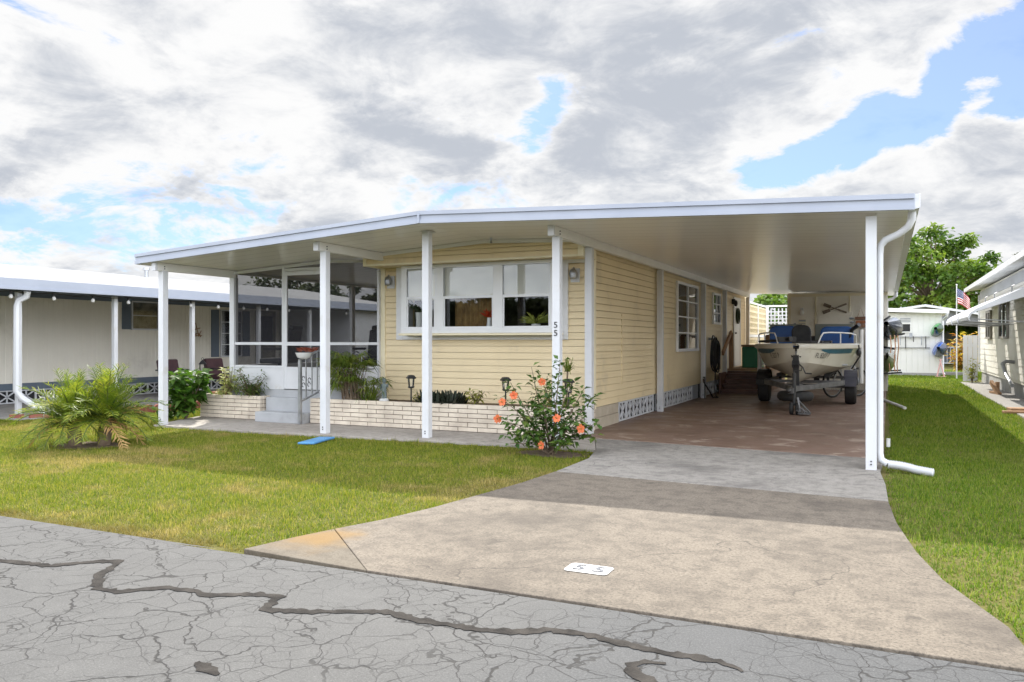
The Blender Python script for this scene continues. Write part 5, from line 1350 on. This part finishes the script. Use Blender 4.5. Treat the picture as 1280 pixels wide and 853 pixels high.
def awning(y0, y1):
    prof = [(2.73,2.45),(2.2,2.20),(1.75,1.97),(1.64,1.89),(1.60,1.80),(1.62,1.74)]
    a = MB(); k = len(prof)
    n = max(3, int((y1-y0)/.3)); ys = []
    for i in range(n): ys += [(y0+(y1-y0)*i/n,.0),(y0+(y1-y0)*(i+.45)/n,.0),(y0+(y1-y0)*(i+.5)/n,.014),(y0+(y1-y0)*(i+.95)/n,.014)]
    ys.append((y1,.0)); vs_ = []
    for y,e in ys: vs_ += [(x-e*.4,y,z+e) for x,z in prof]
    fs = [(i*k+j,(i+1)*k+j,(i+1)*k+j+1,i*k+j+1) for i in range(len(ys)-1) for j in range(k-1)]
    a.add(vs_, fs)
    for y in (y0,y1):                                         # closed gable ends, real thickness
        a.prism([(x,z-.002) for x,z in prof]+[(x+.03,z-.03-.17*(x-1.6)/1.13) for x,z in prof[::-1]],'y',y-.012,y+.012)
    aw = a.build('awning', M['awn'], rn, smooth=True, sharp=35)
    for y in (y0+.05,y1-.05): MB().tube([(1.66,y,1.76),(2.74,y,1.68)],.014,6).build('awning_arm', M['galv'], aw)
    for y in (y0+.3,): MB().tube([(2.45,y,2.33),(2.45,y,2.46),(2.5,y,2.48)],.014,6).build('awning_hook', M['galv'], aw)
awning(24.6,26.3); awning(22.6,24.0); awning(19.6,22.0)
MB().tube([(2.75,21.9,.78),(2.58,21.9,.80),(2.50,21.85,.74),(2.50,21.4,.55),(2.52,20.4,.30)],.045,9).build('vent_pipe', M['galv'], rn, smooth=True)
struct(MB().box(2.12,2.785,15.0,28.6,-.06,-.012).build('path_strip', M['patio']))
t = MB().obox((2.42,22.5,.12),(.07,.62,.10),(R(28),0,R(12))).obox((2.50,22.80,.13),(.07,.10,.28),(0,0,R(12))).obox((2.42,22.5,.02),(.07,.62,.05),(0,0,R(12)))
tag(t.build('wooden_wedge', M['wood']), 'weathered wooden wedge frame leaning at the white neighbouring wall', 'wedge')
tag(MB().obox((2.42,17.1,.02),(.75,.30,.07),(0,0,R(8))).obox((2.35,16.75,.0),(.9,.12,.05),(0,0,R(12))).build('timber_offcuts', M['wood'], bevel=.01), 'weathered timber offcuts lying on the grass near the neighbouring wall', 'timber')
fp = thing('fence_panel', 'narrow white fence panel at the corner of the neighbouring home', 'fence', (2.45,28.5,0))
mb = MB()
for i in range(3): mb.box(2.20+.135*i,2.325+.135*i,28.5,28.53,.02,1.46)
mb.build('boards', M['white'], fp); MB().box(2.2,2.6,28.532,28.56,.3,.38).box(2.2,2.6,28.532,28.56,1.1,1.18).build('rail', M['white'], fp)
shrub('vine_plant', 'sparse yellow green climbing plant at the foot of the white fence panel', 'plant', (2.42,28.2,-.03), [(2.30,28.2,.45),(2.45,28.25,.75),(2.5,28.2,.3),(2.36,28.1,.6),(2.55,28.2,.55)], L_lime, 16, .13, .07)

# ---------------------------------------------------------------- white shed and things beyond the lawn
sh = thing('white_shed', 'small white garden shed with a low sloped roof at the end of the side lawn', 'shed', (.2,33.5,0))
M['whitewall'] = pm('white_board_wall', (.76,.76,.73), (.70,.70,.67), 1.3, .5)
mb = MB(); x = -2.2; pts = []
while x < 1.85: pts += [(x,33.5),(x+.17,33.5),(x+.175,33.512),(x+.19,33.512)]; x += .195
mb.add([(x,y,.08) for x,y in pts]+[(x,y,2.40-.06*(x+2.2)*.3) for x,y in pts], [(i,i+1,len(pts)+i+1,len(pts)+i) for i in range(len(pts)-1)])
mb.box(-2.2,1.86,33.514,36.5,.08,2.3); mb.build('wall', M['whitewall'], sh)
MB().box(-2.2,1.85,33.49,33.6,-.03,.078).build('foundation', M['block'], sh)
MB().prism([(-2.4,2.50),(2.12,2.30),(2.12,2.43),(-2.4,2.66)],'y',33.2,36.7).build('roof', M['whitewall'], sh)
w_ = MB().box(.46,.88,33.46,33.497,1.60,1.64).box(.46,.88,33.46,33.497,1.92,1.96).box(.46,.50,33.46,33.497,1.64,1.92).box(.84,.88,33.46,33.497,1.64,1.92).build('window', M['whitewall'], sh)
MB().box(.50,.84,33.485,33.497,1.64,1.92).build('pane', M['dark'], w_)
for z in (2.0,2.06,2.12): MB().box(.5,.85,33.47,33.497,z,z+.025).build('vent_slat', M['grey'], sh)
MB().tube([(2.05,33.15,2.32),(2.05,33.2,2.2),(1.92,33.45,2.05),(1.92,33.45,.12),(1.98,33.35,.03)],.045,8).build('downspout', M['white'], sh, smooth=True)
tr = thing('tool_rail', 'rail of hanging garden tools on the white shed wall', 'tool rail', (.8,33.45,1.2))
MB().box(.10,1.50,33.44,33.47,1.42,1.45).box(.10,1.50,33.44,33.47,1.02,1.045).build('rail', M['galv'], tr)
for i,x in enumerate((.2,.35,.50,.68,.86,.95,1.22,1.36)):
    m_ = MB().tube([(x,33.42,1.46),(x,33.42,1.46-.1-.12*(i%4))],.016,5)
    if i in (0,2,4): m_.obox((x,33.41,1.40+.1*(i%3)),(.10,.04,.16))
    m_.build('tool', M['blackmetal'] if i % 2 else M['grey'], tr)
kayak('shiny green kayak hung end on at the corner of the white shed', (1.72,32.6,1.70), 3.0, .62, .42, R(-60), kdg, kgr, 'kayaks racked beside the buildings')
kayak('bright blue kayak hung under the green one at the white shed', (1.80,32.4,.98), 3.0, .64, .46, R(-60), kdb, kbl, 'kayaks racked beside the buildings')
t = thing('kayak_stand', 'pinkish stand below the blue kayak by the white shed', 'stand', (1.8,32.5,0))
mb = MB()
for s in (-1,1): mb.tube([(1.80+s*.12,32.5,-.03),(1.80-s*.02,32.55,.62)],.022,6)
mb.box(1.62,1.98,32.4,32.6,-.03,.0); mb.build('frame', pm('faded_pink', (.62,.36,.34), None, 5, .6), t)
tag(MB().obox((2.35,34.2,.04),(1.1,.16,.14)).build('parking_curb', M['patio'], bevel=.02), 'pale concrete curb lying on the grass beside the white shed', 'curb')
# hedge-like croton with orange and yellow leaves
L_cro = leafmat('orange_croton_leaf', [(.45,.12,.03),(.55,.28,.04),(.50,.40,.06),(.14,.16,.03)], .4, .5, 3)
shrub('croton_bush', 'orange and yellow croton bush behind the white fence panel', 'bush', (2.95,36,-.03), ring((2.85,36),.62,.5,1.7,26), L_cro, 34, .26, .10, spread=.16)
# far grey carport building
gc = thing('grey_carport', 'grey gabled carport with white trim far behind the white shed', 'carport', (2,45,0))
MB().prism([(-2.2,2.15),(6.0,2.05),(6.0,2.2),(1.8,3.02),(-2.2,2.45)],'y',45,45.1).build('gable', pm('grey_gable', (.22,.225,.24), (.19,.195,.21), 2, .6), gc)
MB().prism([(-2.5,2.40),(1.8,3.0),(6.3,2.15),(6.3,2.24),(1.8,3.12),(-2.5,2.50)],'y',44.6,52).build('roof', M['white'], gc)
for x in (-2.0,2.0,5.8): MB().box(x-.06,x+.06,44.95,45.07,-.03,2.2).build('post', M['white'], gc)
MB().box(-2.2,6.0,51.8,52,0,2.3).build('back_wall', pm('grey_back_wall', (.16,.17,.18), None, 2, .7), gc)
rl = MB().box(2.0,5.8,45.15,45.19,.95,1.0).box(2.0,5.8,45.15,45.19,.15,.2)
for i in range(26): rl.box(2.05+.145*i,2.08+.145*i,45.155,45.185,.2,.95)
rl.build('railing', M['grey'], gc)
# flag
fgp = thing('flag', 'American flag hanging from a pole behind the metal awnings', 'flag', (2.2,31,0))
MB().tube([(2.2,31,-.03),(2.2,31,3.18)],[.022,.016],8).ball((2.2,31,3.2),.03).build('pole', M['white'], fgp, smooth=True)
FR, FW, FB = pm('flag_red', (.52,.03,.04), None, 5, .8), pm('flag_white', (.75,.74,.72), None, 5, .8), pm('flag_blue', (.02,.04,.16), None, 5, .8)
me = bpy.data.meshes.new('cloth'); vs_, fs, mi = [], [], []
NU = 24
for j in range(14):
    for i in range(NU+1):
        u, v = i/NU, j/13
        vs_.append((2.215+.38*u**.8+.02*v-2.2, .05*math.sin(u*14+v*2)*min(1,u*4), 3.08-.52*v*(1-.12*u)-.36*u**1.2))
for j in range(13):
    for i in range(NU):
        fs.append((j*(NU+1)+i,j*(NU+1)+i+1,(j+1)*(NU+1)+i+1,(j+1)*(NU+1)+i)); mi.append(2 if (j < 7 and i < NU*.4) else (0 if j % 2 == 0 else 1))
for j in range(6):
    for i in range(5):
        k = (j+.25)*1.0; u, v = (i+.5+(.25 if j%2 else -.1))/13.2, (j+.7)/13
        p_ = Vector((2.215+.38*max(u,.01)**.8+.02*v-2.2, .05*math.sin(u*14+v*2)*min(1,u*4)-.012, 3.08-.52*v*(1-.12*u)-.36*u**1.2)); o_ = len(vs_)
        vs_ += [tuple(p_+Vector((.010*math.cos(a*1.2566+1.57)*(1),0,.010*math.sin(a*1.2566+1.57)))) for a in range(5)]; fs.append((o_,o_+1,o_+2,o_+3,o_+4)); mi.append(1)
me.from_pydata(vs_, [], fs)
for m_ in (FR,FW,FB): me.materials.append(m_)
me.polygons.foreach_set('material_index', mi); me.update()
fo = bpy.data.objects.new('cloth', me); COL.objects.link(fo); fo.parent = fgp; fo.location = (0,0,0)

# ================================================================== trees
def tree(label, base, h, rx, ry, z0, nclump, nleaf, Ls, leafm, name='leafy_tree', cr=.28, group=None, gap=0.0):
    base = Vector(base); t = thing(name, label, 'tree', base, group)
    tr_, lf = MB(), MB(); th = z0 + (h-z0)*.25
    tr_.tube([base, base+Vector((.1,0,th*.5)), base+Vector((-.1,.1,th))], [h*.035,h*.027,h*.02], 9)
    top = base+Vector((-.1,.1,th)); cc_ = Vector((base.x,base.y,base.z+(z0+h)/2)); rz_ = (h-z0)/2
    for i in range(nclump):
        while True:
            v = Vector((rnd.uniform(-1,1),rnd.uniform(-1,1),rnd.uniform(-1,1)))
            if .35 < v.length < 1: break
        v *= .86; c = cc_+Vector((v.x*rx,v.y*ry,v.z*rz_))
        r = cr*min(rx,rz_)*rnd.uniform(.6,1.35)
        if i % 2 == 0: tr_.tube([top.lerp(c,.02), top.lerp(c,.5)+Vector((0,0,.2)), c], [h*.011,h*.006,h*.002], 5)
        for k in range(nleaf):
            d = rdir(-1.3,1.5); q_ = c+Vector((d.x*r*1.25,d.y*r*1.25,d.z*r*.72))*rnd.random()**.45
            lf.leaf(q_, rdir(-.9,.6), Ls*rnd.uniform(.6,1.2), Ls*rnd.uniform(.45,.7), rdir(.2,1.5), .12, .2)
    tr_.build('trunk', M['bronze'], t, smooth=True); lf.build('crown', leafm, t); return t
L_oak = leafmat('oak_leaf', [(.030,.078,.015),(.075,.145,.020),(.155,.235,.030),(.25,.31,.045)], .4, .5, .55, .35)
L_far = leafmat('far_tree_leaf', [(.022,.035,.014),(.045,.06,.022),(.075,.085,.035)], .3, .6, .3, .4)
tree('big spreading green tree rising behind the white shed', (2.6,55,0), 8.6, 3.9, 3.6, 2.0, 74, 130, .34, L_oak, cr=.22)
tree('lower dark green tree to the left of the big spreading one, half behind the carport', (-1.4,52,0), 6.2, 2.6, 3, 1.2, 34, 170, .34, L_oak, cr=.34)
tree('broad darker tree standing just right of the big spreading one', (6.6,58,0), 6.0, 3.7, 3, 1.4, 48, 130, .36, L_oak, cr=.26)
tree('bright green low tree between the big tree and the flag', (4.2,50,0), 3.7, 1.7, 2, 1.0, 20, 150, .30, L_oak, cr=.36)
pt2 = thing('cabbage_palm', 'distant palm top showing over the roof of the white neighbouring home', 'palm', (10.2,75,0)); tk, lf2 = MB(), MB()
tk.tube([(10.2,75,0),(10.3,75,4),(10.2,75,7.0)],[.22,.17,.15],8)
for i in range(26): frond(lf2, (10.2,75,7.0), i*2.4, rnd.uniform(-.4,1.3), 1.6, 1.1, 16, .6, .05)
tk.build('trunk', M['bronze'], pt2); lf2.build('frond', L_far, pt2)
for i,(x,y,h,rx,lb) in enumerate(((-35.5,41,6.0,3.2,'dark tree over the neighbour roof, first past the porch corner post'),(-30.8,40,5.9,3.4,'dark tree over the neighbour roof seen through the screen door'),(-26.2,41,5.7,2.8,'dark tree over the neighbour roof seen beside the cream wall'))):
    tree(lb, (x,y,0), h, rx, 2.4, 1.6, 34, 130, .34, L_far, cr=.30, group='dark trees behind the neighbouring roof')
tree('sunny yellow green tree glimpsed through the far lattice', (-4.4,37,0), 3.6, 1.8, 1.6, .2, 26, 110, .26, L_oak, cr=.34)
# far wood closing the horizon: one mass
mb = MB()
for i in range(15000):
    x = rnd.uniform(-30,40); d = rdir(); z = abs(rnd.gauss(0,.9))*(1+.5*math.sin(x*.7)+.3*math.sin(x*1.9))
    mb.leaf((x, 82+rnd.uniform(-3,3), min(z,3.2)), d, .55, .35, rdir(.2,1.5), .1, .2)
tag(mb.build('far_treeline', L_far), 'distant low line of dark trees closing the view', 'treeline', kind='stuff')

mb = MB()  # unseen foliage mass added to darken what the bay window reflects
for i in range(52000):
    x = rnd.uniform(-48,8); mb.leaf((x,-24+rnd.uniform(-1.5,1.5),rnd.uniform(0,1)*(3.5+.35*math.sin(x*.5)+.25*math.sin(x*1.9))), rdir(), .5, .36, rdir(.2,1.5), .1, .2)
tag(mb.build('reflection_foliage', L_far), 'unseen dark foliage added across the street to darken the bay window reflections', 'treeline', kind='stuff')

# ================================================================== grass blades
def m_grass():
    m, g, b, out = newmat('grass_blade')
    tc = g.n('ShaderNodeTexCoord').outputs['Object']
    ri = g.n('ShaderNodeNewGeometry').outputs['Random Per Island']
    p = g.noise(tc, .55, 5, .6); p2 = g.noise(tc, 2.6, 4, .6)
    gr = g.ramp(ri, [(0,(.075,.135,.012,1)),(.5,(.165,.215,.020,1)),(.85,(.29,.29,.038,1)),(1,(.42,.36,.10,1))])
    dry = g.ramp(ri, [(0,(.19,.17,.045,1)),(.5,(.36,.27,.10,1)),(1,(.50,.40,.19,1))])
    f = g.math('MULTIPLY', g.smooth(g.math('ADD', g.math('MULTIPLY', p, .65), g.math('MULTIPLY', p2, .35)), .48, .60), .78)
    sx = g.n('ShaderNodeSeparateXYZ', {0: tc}).outputs[0]; side_ = g.smooth(sx, -1.5, 0.0)
    f = g.math('MULTIPLY', f, g.math('SUBTRACT', 1.0, g.math('MULTIPLY', side_, .65)))
    col = g.mix(f, gr, dry)
    sy = g.n('ShaderNodeSeparateXYZ', {0: tc}).outputs[1]; vg = g.math('SUBTRACT', 1.0, g.smooth(g.math('ADD', sy, g.math('MULTIPLY', g.math('SUBTRACT', p2, .5), .7)), 3.68, 3.95))
    col = g.mix(g.math('MULTIPLY', vg, .75), col, (.20,.145,.06,1))
    col = g.mix(side_, col, g.mix(1.0, col, (.74, .94, .80, 1), 'MULTIPLY'))
    g.nt.links.new(col, b.inputs['Base Color']); b.inputs['Roughness'].default_value = .6; b.inputs['Specular IOR Level'].default_value = .2
    t_ = g.n('ShaderNodeBsdfTranslucent', {'Color': g.mix(1.0, col, (1.15,1.15,.7,1), 'MULTIPLY')})
    ms = g.n('ShaderNodeMixShader', {0: .45, 1: b.outputs[0], 2: t_.outputs[0]})
    g.nt.links.new(ms.outputs[0], out.inputs['Surface'])
    return m
M['grass'] = m_grass()
rng = np.random.default_rng(5)
def inside(px, py, poly):
    r = np.zeros(len(px), bool); n = len(poly); j = n-1
    for i in range(n):
        xi, yi = poly[i]; xj, yj = poly[j]
        c = ((yi > py) != (yj > py)) & (px < (xj-xi)*(py-yi)/((yj-yi) or 1e-9)+xi); r ^= c; j = i
    return r
def grass(poly, dens, L, wd, keep_out=()):
    xs_, ys_ = [p[0] for p in poly], [p[1] for p in poly]
    A_ = (max(xs_)-min(xs_))*(max(ys_)-min(ys_)); n = int(A_*dens)
    px = rng.uniform(min(xs_),max(xs_),n); py = rng.uniform(min(ys_),max(ys_),n)
    # clumps: blades gather round tuft centres
    jx = .045*np.sin(px*13+py*29)+.03*np.sin(px*41-py*17)+rng.normal(0,.018,n); jy = .045*np.sin(px*23-py*11+2)+.03*np.sin(px*37+py*31)+rng.normal(0,.018,n)
    ok = inside(px+jx,py+jy,poly)
    for c in keep_out: ok &= (px-c[0])**2/c[2]**2+(py-c[1])**2/c[3]**2 > 1
    px, py = px[ok], py[ok]; n = len(px)
    cl = np.sin(px*9.1+np.sin(py*7.3)*1.7)*np.sin(py*8.3+np.sin(px*6.1)*1.9)
    a = rng.uniform(0,2*np.pi,n); ln = L*rng.uniform(.45,1.1,n)*(1+.35*cl); lean = rng.uniform(.2,1.25,n)
    bx, by = np.cos(a+1.571)*wd*.5, np.sin(a+1.571)*wd*.5
    z0 = np.full(n,-.036); ln = ln*np.where(rng.random(n) < .025, 1.9, 1.0)
    hx, hy = np.cos(a)*ln*lean*.8, np.sin(a)*ln*lean*.8
    v = np.empty((n,3,3))
    v[:,0] = np.stack([px-bx,py-by,z0],1); v[:,1] = np.stack([px+bx,py+by,z0],1)
    v[:,2] = np.stack([px+hx,py+hy,z0+ln*(1.15-lean*.68)],1)
    return v
front = [(-16,3.69),(-4.15,3.68),(-3.68,3.74),(-3.47,4.05),(-3.40,4.36),(-3.27,4.72),(-3.16,5.2),(-3.06,5.89),(-2.98,6.5),(-2.94,7.28),(-2.96,8.1),(-3.12,8.84),(-5.3,8.74),(-8.19,8.545),(-10.12,8.545),(-10.62,9.9),(-10.66,11.4),(-12.05,11.4),(-12.22,10.0),(-12.9,8.28),(-16,8.28)]
right = [(.58,3.68),(.52,4.15),(.43,4.42),(.30,4.82),(.19,5.39),(.09,6.2),(.04,7.0),(.02,7.8),(.0,9.5),(.05,12),(2.1,12),(4,8),(7,5),(7,3.68)]
right2 = [(.05,12),(.05,22),(2.1,22),(2.1,12)]
right3 = [(.05,22),(.08,33.4),(4,44),(8,44),(2.1,28.6),(2.1,22)]
V3 = [grass(front, 6500, .046, .0062, ((-3.5,8.45,.38,.25),(-9.05,6.7,.4,.3))), grass(right, 5200, .048, .007, ((.25,8.7,.0001,.0001),)), grass(right2, 2400, .065, .011), grass(right3, 900, .07, .02)]
def gmesh(name, vs_):
    n = len(vs_); me = bpy.data.meshes.new(name)
    me.vertices.add(n*3); me.vertices.foreach_set('co', vs_.reshape(-1).astype(np.float32))
    me.loops.add(n*3); me.loops.foreach_set('vertex_index', np.arange(n*3, dtype=np.int32))
    me.polygons.add(n); me.polygons.foreach_set('loop_start', np.arange(0,n*3,3,dtype=np.int32)); me.polygons.foreach_set('loop_total', np.full(n,3,dtype=np.int32))
    me.update(calc_edges=True); me.materials.append(M['grass'])
    o = bpy.data.objects.new(name, me); COL.objects.link(o); return o
tag(gmesh('grass', V3[0]), 'short sunlit yellow green grass of the front lawn with dry patches', 'grass', kind='stuff')
tag(gmesh('grass', np.concatenate(V3[1:])), 'short green grass of the side lawn right of the driveway', 'grass', kind='stuff')
print('grass blades', [len(v) for v in V3])
